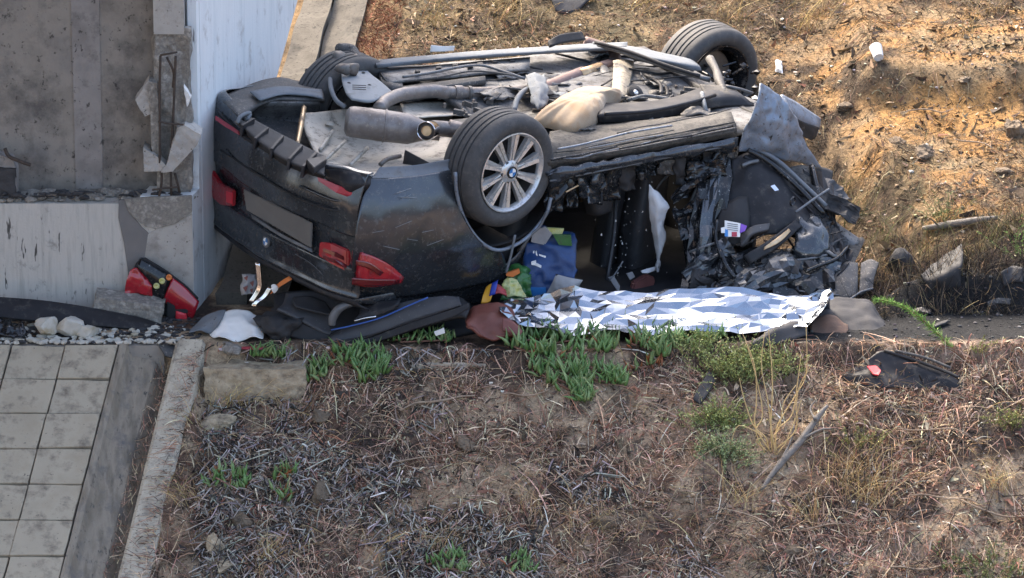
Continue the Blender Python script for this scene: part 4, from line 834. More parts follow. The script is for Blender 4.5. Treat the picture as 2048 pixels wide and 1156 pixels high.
slab('torn_trim', [T(a, b, .0) for a, b in [(1218, 556), (1228, 552), (1240, 572), (1238, 585), (1230, 574)]], cn * -.01, 'grey_bag', wc)
tube('trim_strip', [T(1218, 562, .02), T(1232, 545, .02), T(1246, 522, .02)], .005, 'silver', wc, sides=5)
# burst curtain airbag
cp('curtain_airbag', [[T(1298, 370, .02), T(1308, 378, .04), T(1318, 386, .02)], [T(1297, 400, .03), T(1318, 410, .08), T(1340, 412, .03)], [T(1300, 440, .02), T(1316, 436, .07), T(1334, 424, .03)], [T(1306, 478, .0), T(1318, 474, .06), T(1328, 450, .02)], [T(1312, 505, .0), T(1320, 500, .04), T(1331, 474, .02)], [T(1314, 525, .0), T(1318, 520, .02), T(1322, 505, .0)], [T(1313, 545, .0), T(1315, 542, .01), T(1317, 535, .0)]], 'airbag', n=7, thick=.012, amp=.012, sc=22, seed=71)
cp('curtain_airbag', [[T(1282, 541, .02), T(1298, 536, .03), T(1312, 534, .02)], [T(1284, 546, .03), T(1298, 545, .05), T(1310, 542, .02)]], 'airbag', n=5, thick=.01)
def NF(px, py, t=0.):            # the crushed front leans out towards the ledge lower down
    y = .42 + max(0, 600 - py) / 300 * (.60 + (px - 1480) / 200 * .33); return Y(px, py, y - t)
# crushed front door, hanging off the fender
dr = cp('front_door', [[NF(1464, 318, .06), NF(1500, 305, .10), NF(1545, 310, .08), NF(1600, 352, .06), NF(1640, 400, .03)], [NF(1460, 370, .04), NF(1500, 345, .13), NF(1550, 360, .14), NF(1600, 400, .12), NF(1644, 440, .06)], [NF(1440, 440, .02), NF(1500, 410, .09), NF(1550, 430, .14), NF(1600, 440, .14), NF(1650, 480, .06)], [NF(1446, 500, .0), NF(1480, 480, .02), NF(1540, 470, .08), NF(1590, 470, .1), NF(1640, 500, .05)]], 'black_plastic', n=7, thick=.02, amp=.016, sc=6, seed=81)
for k, (P, r, mm) in enumerate([([(1496, 300), (1540, 326), (1600, 378), (1648, 428)], .016, 'gloss_black'), ([(1510, 296), (1556, 322), (1610, 372), (1652, 412)], .014, 'cover_grey'), ([(1488, 312), (1528, 336), (1590, 388), (1640, 440)], .012, 'black_plastic'), ([(1484, 332), (1500, 325), (1516, 322)], .012, 'silver'), ([(1440, 500), (1452, 530), (1470, 556)], .014, 'gloss_black'), ([(1434, 440), (1432, 480), (1446, 520)], .012, 'gloss_black')]):
    tube('door_frame', [NF(a, b, .15 - .02 * k * (k < 3)) for a, b in P], r, mm, dr, sides=7)
patch('door_lining', [[NF(1446, 410, .07), NF(1474, 394, .10), NF(1496, 392, .10)], [NF(1432, 450, .07), NF(1466, 450, .12), NF(1500, 440, .10)], [NF(1434, 485, .05), NF(1468, 492, .08), NF(1496, 480, .08)]], 'interior', dr, n=6, thick=.012)
patch('door_pull', [[NF(1482, 470, .14), NF(1505, 452, .17), NF(1540, 446, .16)], [NF(1480, 492, .14), NF(1500, 470, .18), NF(1538, 458, .17)]], 'interior_grey', dr, n=6, thick=.03)
patch('armrest', [[NF(1488, 512, .12), NF(1540, 478, .16), NF(1590, 440, .17)], [NF(1500, 528, .10), NF(1556, 494, .15), NF(1604, 452, .16)]], 'black_plastic', dr, n=6, thick=.03)
patch('foam_edge', [[NF(1530, 494, .16), NF(1556, 474, .18), NF(1578, 458, .18)], [NF(1528, 500, .15), NF(1560, 484, .17), NF(1582, 462, .17)]], 'bronze', dr, n=5, thick=.01, amp=.008, sc=25)
lathe('door_grommet', [(0, .018), (.006, .024), (0, .03)], NF(1585, 402, .17), unit(cn + .3 * cf), 'gloss_black', dr, seg=18)
slab('door_catch', [NF(a, b, .185) for a, b in [(1541, 372), (1549, 369), (1558, 380), (1550, 382)]], cn * -.006, 'chrome', dr)
cp('door_outer', [[NF(1596, 420, .12), NF(1630, 428, .12), NF(1652, 440, .08)], [NF(1592, 460, .13), NF(1630, 464, .16), NF(1656, 480, .10)], [NF(1588, 500, .10), NF(1624, 506, .12), NF(1654, 506, .08)], [NF(1586, 524, .04), NF(1620, 518, .06), NF(1654, 512, .04)]], 'paint', n=6, thick=.012, amp=.02, sc=11, ridge=True, seed=83)
tube('mirror_stalk', [NF(1592, 424, .2), NF(1625, 400, .21), NF(1658, 378, .2)], .007, 'cover_grey', wc, sides=6)
tube('door_edge', [NF(1584, 522, .08), NF(1620, 517, .1), NF(1654, 510, .09)], .009, 'silver', wc, sides=6)
cp('pillar_cover', [[NF(1580, 334, .04), NF(1600, 330, .05), NF(1622, 332, .04)], [NF(1588, 356, .05), NF(1606, 362, .06), NF(1624, 364, .05)], [NF(1606, 384, .05), NF(1614, 390, .06), NF(1622, 396, .05)]], 'under_brown', n=5, thick=.01)
tube('wing_strut', [NF(1624, 332, .05), NF(1630, 360, .07), NF(1640, 400, .07), NF(1656, 440, .05)], .018, 'gloss_black', wc, sides=7)
cp('wing_flap', [[NF(1628, 332, -.1), NF(1650, 336, -.12), NF(1666, 342, -.14)], [NF(1634, 356, -.1), NF(1650, 362, -.12), NF(1662, 372, -.14)]], 'matt_black', n=5, thick=.01, amp=.01)
cp('rubber_strip', [[NF(1648, 420, -.02), NF(1680, 450, -.04), NF(1722, 478, -.08)], [NF(1650, 440, .0), NF(1682, 466, -.02), NF(1716, 488, -.06)], [NF(1654, 456, -.02), NF(1684, 478, -.04), NF(1704, 496, -.07)]], 'under_grey', n=6, thick=.012, amp=.006)
cp('rubber_strip', [[NF(1700, 484, -.06), NF(1722, 474, -.08), NF(1730, 480, -.09)], [NF(1680, 540, .0), NF(1700, 530, -.03), NF(1712, 520, -.05)], [NF(1662, 594, .05), NF(1670, 590, .04), NF(1680, 584, .03)]], 'under_brown', n=6, thick=.012)
wl = cp('wheel_liner', [[NF(1664, 545, .05), NF(1690, 524, .06), NF(1716, 526, .05)], [NF(1662, 572, .07), NF(1688, 560, .1), NF(1716, 558, .08)], [NF(1676, 604, .06), NF(1700, 598, .08), NF(1716, 590, .06)]], 'under_dark', n=6, thick=.02, amp=.012, sc=16)
cp('wheel_liner', [[NF(1722, 526, .05), NF(1740, 518, .05), NF(1758, 524, .04)], [NF(1720, 556, .07), NF(1736, 552, .08), NF(1750, 552, .06)], [NF(1718, 590, .06), NF(1732, 584, .07), NF(1746, 576, .06)]], 'under_dark', n=6, thick=.02, amp=.014, sc=16, seed=4)
tube('liner_edge', [NF(1676, 604, .09), NF(1700, 598, .11), NF(1722, 584, .1), NF(1746, 577, .09)], .007, 'silver', wc, sides=6)
# scrap between door and foil
parts = []; rng = random.Random(15)
for i in range(60):
    x = rng.uniform(1490, 1600); y = 560 - (x - 1490) * .4 + rng.uniform(-26, 22); a = NF(x, y, rng.uniform(-.05, .08))
    if rng.random() < .4: parts.append(tubeg([a, a + A([rng.uniform(-.08, .08), rng.uniform(-.03, .03), rng.uniform(-.08, .08)])], rng.uniform(.003, .009), sides=5, n=1))
    else: parts.append(rockg(a, (rng.uniform(.008, .03), .015, rng.uniform(.008, .026)), i, sub=1))
tag(mk('mangled_metal', *join(parts), 'gloss_black', wc, smooth=False), kind='stuff')
for k, P in enumerate([[(1380, 600), (1440, 560), (1500, 520)], [(1398, 606), (1460, 566), (1520, 530)], [(1450, 588), (1500, 550), (1545, 520)]]):
    tube('roof_rail', [NF(a, b, .02 + .02 * k) for a, b in P], [.022, .026, .018], ['black_plastic', 'gloss_black', 'cover_grey'][k], wc, sides=7)
cp('windscreen_sheet', [[NF(1560, 530, .0), NF(1600, 528, .0), NF(1652, 518, .0)], [NF(1562, 580, .02), NF(1605, 575, .03), NF(1655, 570, .02)], [NF(1566, 620, .0), NF(1610, 610, .02), NF(1655, 605, .0)]], 'gloss_black', n=5, thick=.01, amp=.01)
# dense mass of torn sheet metal, wiring and bars hanging down to the ledge
rng = random.Random(77); mats_ = ['gloss_black', 'interior_grey', 'gloss_black', 'matt_black', 'black_plastic', 'gloss_black', 'paint']
for i in range(30):
    u = rng.random(); x = 1400 + 270 * u + rng.gauss(0, 14); y = rng.uniform(470 + 40 * (1 - u), 604) if i % 3 else rng.uniform(330, 560)
    if i % 3 == 0: x = rng.choice([rng.gauss(1400, 22), rng.gauss(1640, 18)])
    a_ = rng.uniform(-.9, .9); L_ = rng.uniform(30, 66); W_ = rng.uniform(22, 46); ca, sa = math.cos(a_), math.sin(a_); d0 = rng.uniform(-.02, .12)
    rows = [[NF(x + ca * L_ * e - sa * W_ * f_ + rng.gauss(0, 3), y + sa * L_ * e + ca * W_ * f_ + rng.gauss(0, 3), d0 + rng.uniform(-.03, .05)) for e in (-1, -.3, .4, 1)] for f_ in (-.5, 0, .5)]
    cp('torn_sheet', rows, rng.choice(mats_), n=4, thick=.006, amp=.022, sc=16, ridge=True, seed=i)
for i in range(10):
    x = rng.uniform(1380, 1660); y = rng.uniform(400, 590); a_ = rng.uniform(-1.1, .3); L_ = rng.uniform(25, 75)
    P = [NF(x + L_ * t * math.cos(a_) + rng.gauss(0, 5), y + L_ * t * math.sin(a_) + rng.gauss(0, 5), .08 + rng.uniform(-.04, .06)) for t in (-1, -.3, .4, 1)]
    tube('wire' if i % 2 else 'bent_bar', P, rng.uniform(.003, .006) if i % 2 else rng.uniform(.007, .014), rng.choice(['black_plastic', 'gloss_black', 'silver', 'gloss_black', 'under_dark']), wc, sides=6, n=4)


cp('crushed_pillar', [[NF(x, 296, .0) for x in (1420, 1446, 1476)], [NF(x, 380, .06) for x in (1392, 1424, 1458)], [NF(x, 460, .05) for x in (1378, 1410, 1446)], [NF(x, 540, .06) for x in (1370, 1420, 1470)], [NF(x, 604, .02) for x in (1352, 1420, 1490)]], 'gloss_black', n=10, thick=.012, amp=.035, sc=10, ridge=True, seed=501)
cp('crushed_pillar', [[NF(x, 306, .05) for x in (1440, 1456)], [NF(x, 400, .11) for x in (1408, 1430)], [NF(x, 500, .10) for x in (1394, 1420)], [NF(x, 596, .07) for x in (1376, 1410)]], 'paint', n=9, thick=.012, amp=.028, sc=13, ridge=True, seed=502)
cp('crushed_panel', [[NF(x, y, .04) for x, y in ((1448, 520), (1500, 500), (1560, 492), (1620, 506), (1660, 516))], [NF(x, y, .09) for x, y in ((1440, 560), (1500, 548), (1560, 545), (1620, 552), (1668, 556))], [NF(x, y, .05) for x, y in ((1430, 606), (1500, 606), (1560, 606), (1620, 606), (1672, 604))]], 'gloss_black', n=14, thick=.012, amp=.030, sc=15, octv=5, ridge=True, seed=503)
cp('crushed_panel', [[NF(x, y, .10) for x, y in ((1470, 556), (1520, 520), (1580, 508))], [NF(x, y, .15) for x, y in ((1484, 578), (1536, 548), (1592, 530))], [NF(x, y, .11) for x, y in ((1500, 598), (1550, 576), (1606, 552))]], 'paint', n=14, thick=.012, amp=.030, sc=15, octv=5, ridge=True, seed=504)
cp('crushed_panel', [[NF(x, y, .02) for x, y in ((1600, 330), (1640, 345), (1668, 372))], [NF(x, y, .05) for x, y in ((1618, 400), (1650, 420), (1672, 440))], [NF(x, y, .04) for x, y in ((1632, 470), (1660, 486), (1690, 500))], [NF(x, y, .02) for x, y in ((1630, 540), (1664, 548), (1690, 552))]], 'black_plastic', n=14, thick=.012, amp=.030, sc=13, octv=5, ridge=True, seed=505)
rng = random.Random(123); parts = []; parts2 = []
for i in range(150):
    s = rng.uniform(.1, 1.95); t = rng.uniform(-1.68, -.1); c = fl(s, t, .012)
    if rng.random() < .6: parts.append(latheg([(-.02, .011), (.006, .011), (.010, .006), (.010, 0)], c, cu, 7))
    else:
        d = unit(cf * rng.choice([1, .2]) + cn * rng.choice([.1, 1]) + .0 * cu); parts2.append(boxg(c, d * rng.uniform(.03, .09), np.cross(cu, d) * rng.uniform(.01, .03), cu * .03))
tag(mk('underbody_bolt', *join(parts), 'steel', wc, smooth=False), kind='stuff'); tag(mk('underbody_bracket', *join(parts2), 'under_dark', wc, smooth=False), kind='stuff')
for i in range(16):
    s = rng.uniform(.3, 1.7); t = rng.uniform(-1.6, -.25); P = [fl(s + .16 * k + rng.gauss(0, .03), t + rng.gauss(0, .05), .02 + rng.uniform(0, .05)) for k in range(4)]
    tube('underbody_wire', P, rng.uniform(.003, .008), rng.choice(['black_plastic', 'matt_black', 'under_dark', 'silver']), wc, sides=6, n=5)
for i in range(18):
    s = rng.uniform(.3, 1.85); t = rng.uniform(-1.62, -.25); w1 = rng.uniform(.05, .14); w2 = rng.uniform(.04, .09)
    rows = [[fl(s + w1 * e + rng.gauss(0, .012), t + w2 * g_ + rng.gauss(0, .012), .022 + rng.uniform(0, .035)) for e in (-1, 0, 1)] for g_ in (-1, 0, 1)]
    cp('torn_plate', rows, rng.choice(['under_dark', 'under_grey', 'matt_black', 'under_brown', 'cover_grey']), n=4, thick=.006, amp=.016, sc=16, ridge=True, seed=i + 200)
for i in range(0):
    x = 1110 + i * 36 + rng.gauss(0, 6); y = 318 - i * 7.4 + rng.gauss(0, 3); cp('torn_plate', [[T(x + dx * 1.0, y + dy + rng.gauss(0, 2), .035 + rng.uniform(-.01, .02)) for dx in (-20, 0, 20)] for dy in (-9, 0, 9)], rng.choice(['gloss_black', 'under_brown', 'under_dark', 'gloss_black']), n=4, thick=.006, amp=.018, sc=18, ridge=True, seed=i + 300)

rng = random.Random(31)
for k in range(9):
    x0 = rng.uniform(1100, 1260); x1 = x0 + rng.uniform(120, 230); o_ = rng.uniform(-30, 44); P = []
    for t in np.linspace(0, 1, 6):
        x = x0 + (min(x1, 1468) - x0) * t; P.append(T(x, 322 - (x - 1100) * .205 + o_ + rng.gauss(0, 1.6), .045 - .12 * max(0, -o_ - 12) / 20))
    tube('sill_crease', P, rng.uniform(.003, .007), rng.choice(['gloss_black', 'under_dark', 'paint_skylit', 'matt_black', 'under_grey']), wc, sides=6, n=4)

# ================================================================== LOOSE THINGS
def top(o, label, cat, group=None, kind=None): return tag(o, label, cat, group, kind)
def gp_(px, py, up=0.): return G(px, py) + A([0, 0, up])
# cushion on the floor pan
def pillow(name, px, m, base, bulge, n=16):
    c = [base(*p) for p in px]; V = []; k = n + 1
    up = unit(np.cross(c[1] - c[0], c[3] - c[0])); 
    if up @ (CT + cu) < 0: up = -up
    top_ = []; bot = []
    for i in range(k):
        for j in range(k):
            u, v = i / n, j / n; e = (4 * u * (1 - u)) * (4 * v * (1 - v)); pin = .09 * (4 * u * (1 - u) * (1 - 4 * v * (1 - v)) + 4 * v * (1 - v) * (1 - 4 * u * (1 - u)))
            p = c[0] * (1 - u) * (1 - v) + c[1] * u * (1 - v) + c[2] * u * v + c[3] * (1 - u) * v
            ctr = sum(c) / 4; p = p + (ctr - p) * pin * .55
            wr = .013 * math.sin(22 * u + 9 * v + 2 * vn(u * 3, v * 3)) * (1 - abs(2 * v - 1)) * (1 - e ** 2) + .006 * fbm(u * 6, v * 6, seed=3)
            hgt = bulge * e ** .78
            top_.append(p + up * (hgt + wr * min(1, e * 8))); bot.append(p - up * hgt * .45)
    idx = np.arange(k * k).reshape(k, k); a, b, cc, d = idx[:-1, :-1].ravel(), idx[:-1, 1:].ravel(), idx[1:, 1:].ravel(), idx[1:, :-1].ravel()
    F = np.vstack([np.stack([a, b, cc, d], 1), np.stack([a, d, cc, b], 1) + k * k])
    return mk(name, np.vstack([top_, bot]), F, m)
def lens(name, px, m, base, up, h1, h2, wr=.012):
    Pq = np.array([base(*q) for q in px]); k = len(Pq); E_ = np.concatenate([Pq[-1:], Pq, Pq[:2]]); O_ = []
    for i in range(1, k + 1):
        a, b, c, d = E_[i - 1], E_[i], E_[i + 1], E_[i + 2]
        for t in np.linspace(0, 1, 9, endpoint=False): O_.append(.5 * (2 * b + (c - a) * t + (2 * a - 5 * b + 4 * c - d) * t * t + (3 * b - a - 3 * c + d) * t ** 3))
    O_ = np.array(O_); c0 = O_.mean(0); N_ = len(O_); rad = np.linalg.norm(O_ - c0, axis=1); rn = rad / rad.max(); V = []; rings = []
    lst = [(rho, 1) for rho in np.linspace(0, 1, 18)[1:]] + [(rho, -1) for rho in np.linspace(1, 0, 10)[1:-1]]
    for rho, sg in lst:
        ph = math.sqrt(max(0, 1 - rho ** 2.2)) ** 1.15; th = np.arange(N_) / N_ * 6.283
        hh = (h1 if sg > 0 else -h2) * ph; w_ = wr * np.sin(th * 17 + 2.5 * np.sin(th * 3)) * rho ** 3 * (1 - rho ** 8) * (.4 + .6 * np.sin(th * 2 + 1)) + .010 * fbm(np.cos(th) * rho * 3, np.sin(th) * rho * 3, seed=5)
        V.append(c0 + (O_ - c0) * rho + up * (hh + (w_ if sg > 0 else 0 * w_))[:, None])
    V = np.vstack([c0 + up * h1] + V + [c0 - up * h2]); F = [(0, 1 + i, 1 + (i + 1) % N_) for i in range(N_)]; nr_ = len(lst)
    for q in range(nr_ - 1):
        for i in range(N_): F.append((1 + q * N_ + i, 1 + (q + 1) * N_ + i, 1 + (q + 1) * N_ + (i + 1) % N_, 1 + q * N_ + (i + 1) % N_))
    L0 = len(V) - 1; F += [(L0, 1 + (nr_ - 1) * N_ + (i + 1) % N_, 1 + (nr_ - 1) * N_ + i) for i in range(N_)]
    return mk(name, V, F, m)
top(lens('cushion', [(1062, 244), (1098, 256), (1142, 266), (1180, 256), (1204, 238), (1212, 218), (1246, 198), (1206, 190), (1160, 190), (1112, 208)], 'cushion', lambda x, y: H(x, y, .15), unit(cu + .35 * cn), .145, .04, .022), 'stained cream pillow lying on the upturned underside of the car', 'cushion')
# foil blanket over a long low mound
fu = [1000, 1040, 1090, 1150, 1210, 1290, 1380, 1480, 1560, 1625, 1662]
ft = [606, 598, 592, 570, 584, 585, 578, 576, 590, 592, 582]
fb = [616, 646, 658, 670, 662, 668, 660, 666, 658, 642, 600]
rows = []
for k, a in enumerate((0, .10, .30, .55, .8, 1.0)):
    r = []
    for i, x in enumerate(fu):
        py = ft[i] + (fb[i] - ft[i]) * a; wob = .03 * vn(i * .9, k * .7, seed=4)
        r.append(Y(x, py, [-.05, -.09, -.145, -.205, -.285, -.365][k] + wob * (k not in (5,))))
    rows.append(r)
rows.insert(0, [A([p_[0], .03, .015]) for p_ in rows[0]])
rows = [[p_ for i in range(10) for p_ in (r_[i], (r_[i] + r_[i + 1]) / 2)] + [r_[10]] for r_ in rows]
V, F = surf(rows, n=2, thick=.003)
kk = len(V) // 2; Vt = V[:kk].copy(); fr_ = np.random.default_rng(91); dz = np.zeros(kk); wx = Vt[:, 0] + .05 * fbm(Vt[:, 0] * 4, Vt[:, 1] * 4, seed=95); wy = Vt[:, 1] * 1.3 + Vt[:, 2] + .05 * fbm(Vt[:, 0] * 4, Vt[:, 1] * 4, seed=96)
wild = .80 + .15 * sst(.55, .15, Vt[:, 0]) + .4 * sst(1.2, 1.6, Vt[:, 0])
for wl_, am in ((.42, .024), (.33, .022), (.26, .018), (.20, .016)):
    an = fr_.uniform(0, 3.14); ph = fr_.uniform(0, 1); tri = np.abs(((wx * math.cos(an) + wy * math.sin(an)) / wl_ + ph) % 1 - .5) * 2 - .5
    dz += am * tri * np.clip(.45 + 1.1 * fbm(Vt[:, 0] * 3, Vt[:, 1] * 3 + wl_ * 50, seed=97, o=2), .05, 1)
nc_ = 41; nz = fr_.normal(0, 1, (kk // nc_, nc_)); nz = (nz + np.roll(nz, 1, 1) + np.roll(nz, 2, 1) + np.roll(nz, 3, 1) + np.roll(nz, 4, 1)) / 2.24; dz += (.0060 * nz.reshape(-1) + fr_.normal(0, 1, kk) * (.0022 + .0040 * sst(.45, .05, Vt[:, 0]) + .003 * sst(1.25, 1.6, Vt[:, 0]))); off = A([0, -.55, .83])[None] * (dz * wild)[:, None] + np.stack([fr_.normal(0, .010, kk), 0 * dz, fr_.normal(0, .003, kk)], 1); V[:kk] += off; V[kk:] += off
_d = fr_.random(len(F)) < .5
F = np.vstack([np.where(_d[:, None], F[:, [0, 1, 2]], F[:, [0, 1, 3]]), np.where(_d[:, None], F[:, [0, 2, 3]], F[:, [1, 2, 3]])])
fo = mk('foil_blanket', V, F, 'foil', smooth=False); top(fo, 'long crinkled silver foil blanket spread on the ledge in front of the car', 'foil blanket')
# rumpled bundle at the right end of the foil
bx = [1578, 1615, 1660, 1705, 1745, 1772]
rows = [[Y(x, y, .10) for x, y in zip(bx, (668, 612, 596, 598, 604, 640))], [Y(x, y, -.02) for x, y in zip(bx, (672, 630, 618, 618, 622, 650))], [Y(x, y, -.16) for x, y in zip(bx, (678, 656, 652, 650, 650, 664))], [Y(x, y, -.30) for x, y in zip(bx, (684, 684, 690, 692, 686, 680))]]
bd = patch('dark_bundle', rows, 'bundle', None, n=8, thick=.02, amp=.035, sc=7, seed=101); top(bd, 'dark grey rumpled bundle with a brown patch at the right end of the foil', 'bundle')
patch('brown_patch', [[Y(x, y, -.10) for x, y in ((1622, 640), (1655, 628), (1694, 640))], [Y(x, y, -.235) for x, y in ((1620, 662), (1655, 660), (1696, 662))], [Y(x, y, -.33) for x, y in ((1624, 684), (1655, 686), (1690, 682))]], 'bundle_brown', bd, n=6, thick=.01, amp=.012, sc=14)
# dark cloth strip
top(patch('dark_cloth', [[gp_(1506, 690, .03), gp_(1548, 672, .05), gp_(1606, 652, .06)], [gp_(1504, 700, .04), gp_(1552, 684, .08), gp_(1612, 664, .08)], [gp_(1500, 706, .01), gp_(1556, 694, .02), gp_(1616, 676, .02)]], 'bundle', None, n=6, thick=.01, amp=.012, sc=14), 'dark navy cloth strip sticking out below the foil into the green shrub', 'cloth')
# detached interior door panel in front of the boot
def YP(pts, y): return [Y(a, b, y) for a, b in pts]
dp = thing('interior_door_panel', 'detached dark interior door panel with silver pull handle lying under the boot', 'door panel', (-.6, -.35, 0))
def dpp(name, rows, m, **k): return patch(name, rows, m, dp, **k)
dpp('panel_body', [YP([(548, 588), (600, 582), (680, 596), (760, 600), (850, 594), (912, 592), (938, 606)], -.12), YP([(548, 612), (600, 608), (680, 622), (760, 624), (850, 614), (912, 606), (940, 612)], -.22), YP([(552, 640), (600, 644), (670, 664), (750, 654), (840, 634), (912, 618), (938, 622)], -.34), YP([(566, 668), (610, 682), (662, 694), (740, 686), (830, 658), (905, 636), (930, 630)], -.38)], 'interior', n=6, thick=.03, amp=.008, sc=6)
dpp('panel_shelf', [YP([(572, 585), (620, 581), (672, 594), (692, 606)], -.18), YP([(566, 606), (610, 612), (650, 632), (672, 646)], -.28), YP([(556, 616), (600, 640), (640, 662), (660, 668)], -.36)], 'interior_grey', n=6, thick=.02, amp=.003)
dpp('speaker_recess', [YP([(586, 594), (620, 592), (652, 604)], -.25), YP([(584, 602), (622, 608), (664, 622)], -.30), YP([(592, 612), (628, 622), (668, 630)], -.35)], 'matt_black', n=6, thick=.01)
dpp('upper_trim', [YP([(662, 668), (720, 640), (800, 606), (880, 592), (918, 594)], -.35), YP([(658, 674), (728, 656), (812, 622), (890, 604), (920, 602)], -.40), YP([(652, 690), (730, 676), (820, 642), (900, 616), (922, 608)], -.43)], 'interior_grey', n=6, thick=.025, amp=.002)
dpp('lower_trim', [YP([(650, 690), (730, 678), (820, 645), (905, 618), (938, 606)], -.43), YP([(648, 696), (730, 690), (825, 660), (905, 634), (938, 616)], -.44)], 'black_plastic', n=6, thick=.02)
tube('trim_groove', YP([(664, 684), (740, 670), (830, 640), (915, 612)], -.445), .004, 'matt_black', dp, sides=5)
dpp('armrest', [YP([(722, 614), (760, 602), (800, 600)], -.36), YP([(716, 630), (750, 620), (795, 608)], -.40), YP([(706, 640), (745, 634), (790, 618)], -.41)], 'black_plastic', n=5, thick=.02)
tube('pull_handle', YP([(664, 650), (666, 634), (680, 616), (702, 608), (724, 605)], -.43), [.020, .026, .024, .018, .008], 'silver', dp, sides=10)
tube('blue_piping', YP([(662, 660), (700, 652), (760, 636), (820, 610), (856, 595)], -.41), .005, 'blue_trim', dp, sides=6)
tube('chrome_strip', YP([(708, 642), (730, 636), (752, 633)], -.425), .006, 'chrome', dp, sides=6)
slab('clip', YP([(868, 664), (888, 656), (890, 666), (872, 672)], -.44), (0, .01, 0), 'plastic_white', dp)
# crumpled black net bag left of it
V, F = rockg(Y(562, 648, -.3), (.13, .11, .11), 77, sub=4, rough=.4); Vn = V + .012 * np.stack([fbm(V[:, 0] * 30, V[:, 1] * 30, V[:, 2] * 30, seed=s) for s in (1, 2, 3)], 1)
top(mk('net_bag', Vn, F, 'matt_black'), 'crumpled black netting between the white sheet and the door panel', 'netting')
# white sheet
ws = top(patch('white_sheet', [YP([(420, 662), (440, 630), (470, 620), (505, 624), (524, 640)], -.22), YP([(418, 668), (446, 648), (480, 640), (512, 648), (528, 660)], -.32), YP([(426, 672), (452, 668), (482, 664), (512, 662), (528, 670)], -.38), YP([(440, 672), (460, 682), (478, 684), (500, 674), (526, 676)], -.42)], 'plastic_white', None, n=8, thick=.006, amp=.022, sc=11, seed=111), 'crumpled white plastic sheet on the ledge below the boot', 'plastic sheet')
top(patch('pale_sheet', [YP([(388, 650), (410, 632), (436, 622), (452, 622)], -.2), YP([(382, 658), (408, 648), (430, 640), (446, 636)], -.28), YP([(378, 664), (400, 660), (420, 666), (436, 652)], -.33)], 'cover_grey', None, n=7, thick=.006, amp=.016, sc=12, seed=112), 'pale greenish grey plastic scrap left of the white sheet', 'plastic sheet')
# two bent chrome window trims
for k, (P, lab) in enumerate([([(511, 524), (514, 560), (513, 578), (497, 604)], 'longer bent chrome window trim standing under the boot lip'), ([(536, 574), (524, 592), (508, 604), (503, 612)], 'shorter bent chrome trim beside the orange scrap')]):
    V, F = surf([YP(P, -.16), YP([(a + 9, b + 2) for a, b in P], -.17)], n=6, thick=.006); top(mk('chrome_trim', V, F, 'chrome'), lab, 'trim')
top(patch('orange_scrap', [YP([(548, 574), (562, 562), (578, 552)], -.18), YP([(540, 588), (558, 574), (584, 558)], -.2)], 'orange_plastic', None, n=5, thick=.006), 'orange plastic scrap wedged above the door panel', 'plastic scrap')
top(rock('cream_scrap', Y(548, 578, -.2), (.022, .02, .025), 'plastic_white', seed=5), 'small cream scrap beside the orange plastic piece', 'plastic scrap')
o = patch('patterned_cloth', [YP([(486, 552), (500, 546), (512, 556)], -.02), YP([(480, 570), (498, 568), (512, 574)], -.06), YP([(482, 590), (498, 588), (508, 586)], -.08)], 'grey_bag', None, n=6, thick=.01, amp=.02, sc=16, ridge=True); top(o, 'small rumpled grey and maroon cloth against the wall under the boot', 'cloth')
for q in ([(488, 556), (496, 552), (494, 562)], [(500, 566), (508, 562), (506, 574)], [(486, 576), (496, 572), (492, 584)], [(500, 580), (506, 578), (504, 586)]): slab('cloth_spot', YP(q, -.1), (0, .012, 0), 'maroon', o)
# detached red tail light leaning on the wall
rt = thing('detached_tail_light', 'broken red tail light unit leaning on the concrete wall', 'tail light', Y(320, 640, .05))
slab('housing', YP([(262, 548), (274, 524), (286, 516), (332, 544), (372, 574), (399, 602), (388, 634), (374, 640), (334, 636), (250, 590)], .06), (0, .05, 0), 'matt_black', rt, bev=.012)
patch('lens', [YP([(262, 540), (272, 535), (292, 545), (302, 560)], .035), YP([(252, 565), (270, 562), (292, 570), (304, 580)], .02), YP([(249, 590), (262, 588), (290, 590), (304, 594)], .03)], 'red_lens', rt, n=6, thick=.01, amp=.012, sc=18, ridge=True)
patch('lens', [YP([(345, 555), (372, 576), (398, 604)], .04), YP([(334, 580), (362, 600), (392, 622)], .02), YP([(326, 602), (352, 622), (384, 640)], .035)], 'red_lens', rt, n=6, thick=.01, amp=.004, sc=10)
patch('dark_window', [YP([(280, 518), (306, 532), (340, 552)], .03), YP([(276, 536), (302, 552), (334, 574)], .01), YP([(298, 560), (308, 580), (326, 600)], .03)], 'gloss_black', rt, n=5, thick=.01, amp=.004)
for x, y, mm in ((313, 572, 'yellow_pack'), (324, 562, 'yellow_pack'), (338, 555, 'orange_plastic')): lathe('bulb_holder', [(0, .0), (.006, .012), (.002, .018), (-.01, .018)], Y(x, y, .005), A([0, -1., .1]), mm, rt, seg=14)
slab('connector', YP([(334, 604), (350, 612), (350, 620), (376, 618), (376, 626), (350, 632), (348, 646), (334, 642)], .02), (0, .03, 0), 'matt_black', rt, bev=.003)
patch('lens_corner', [YP([(352, 622), (372, 628)], .015), YP([(350, 642), (376, 642)], .02)], 'red_bright', rt, n=3, thick=.008)
# concrete lump with ribbed face
a, b = Y(190, 600, -.02), Y(326, 622, -.02); ax = b - a
o = top(mk('concrete_lump', *rough_box((a + b) / 2, ax, (0, .13, .02), unit(np.cross(ax, A([0, 1., 0]))) * -.10, 16, .012, 26, 14), 'concrete_rough', smooth=False), 'long broken concrete lump lying in front of the red tail light', 'concrete')
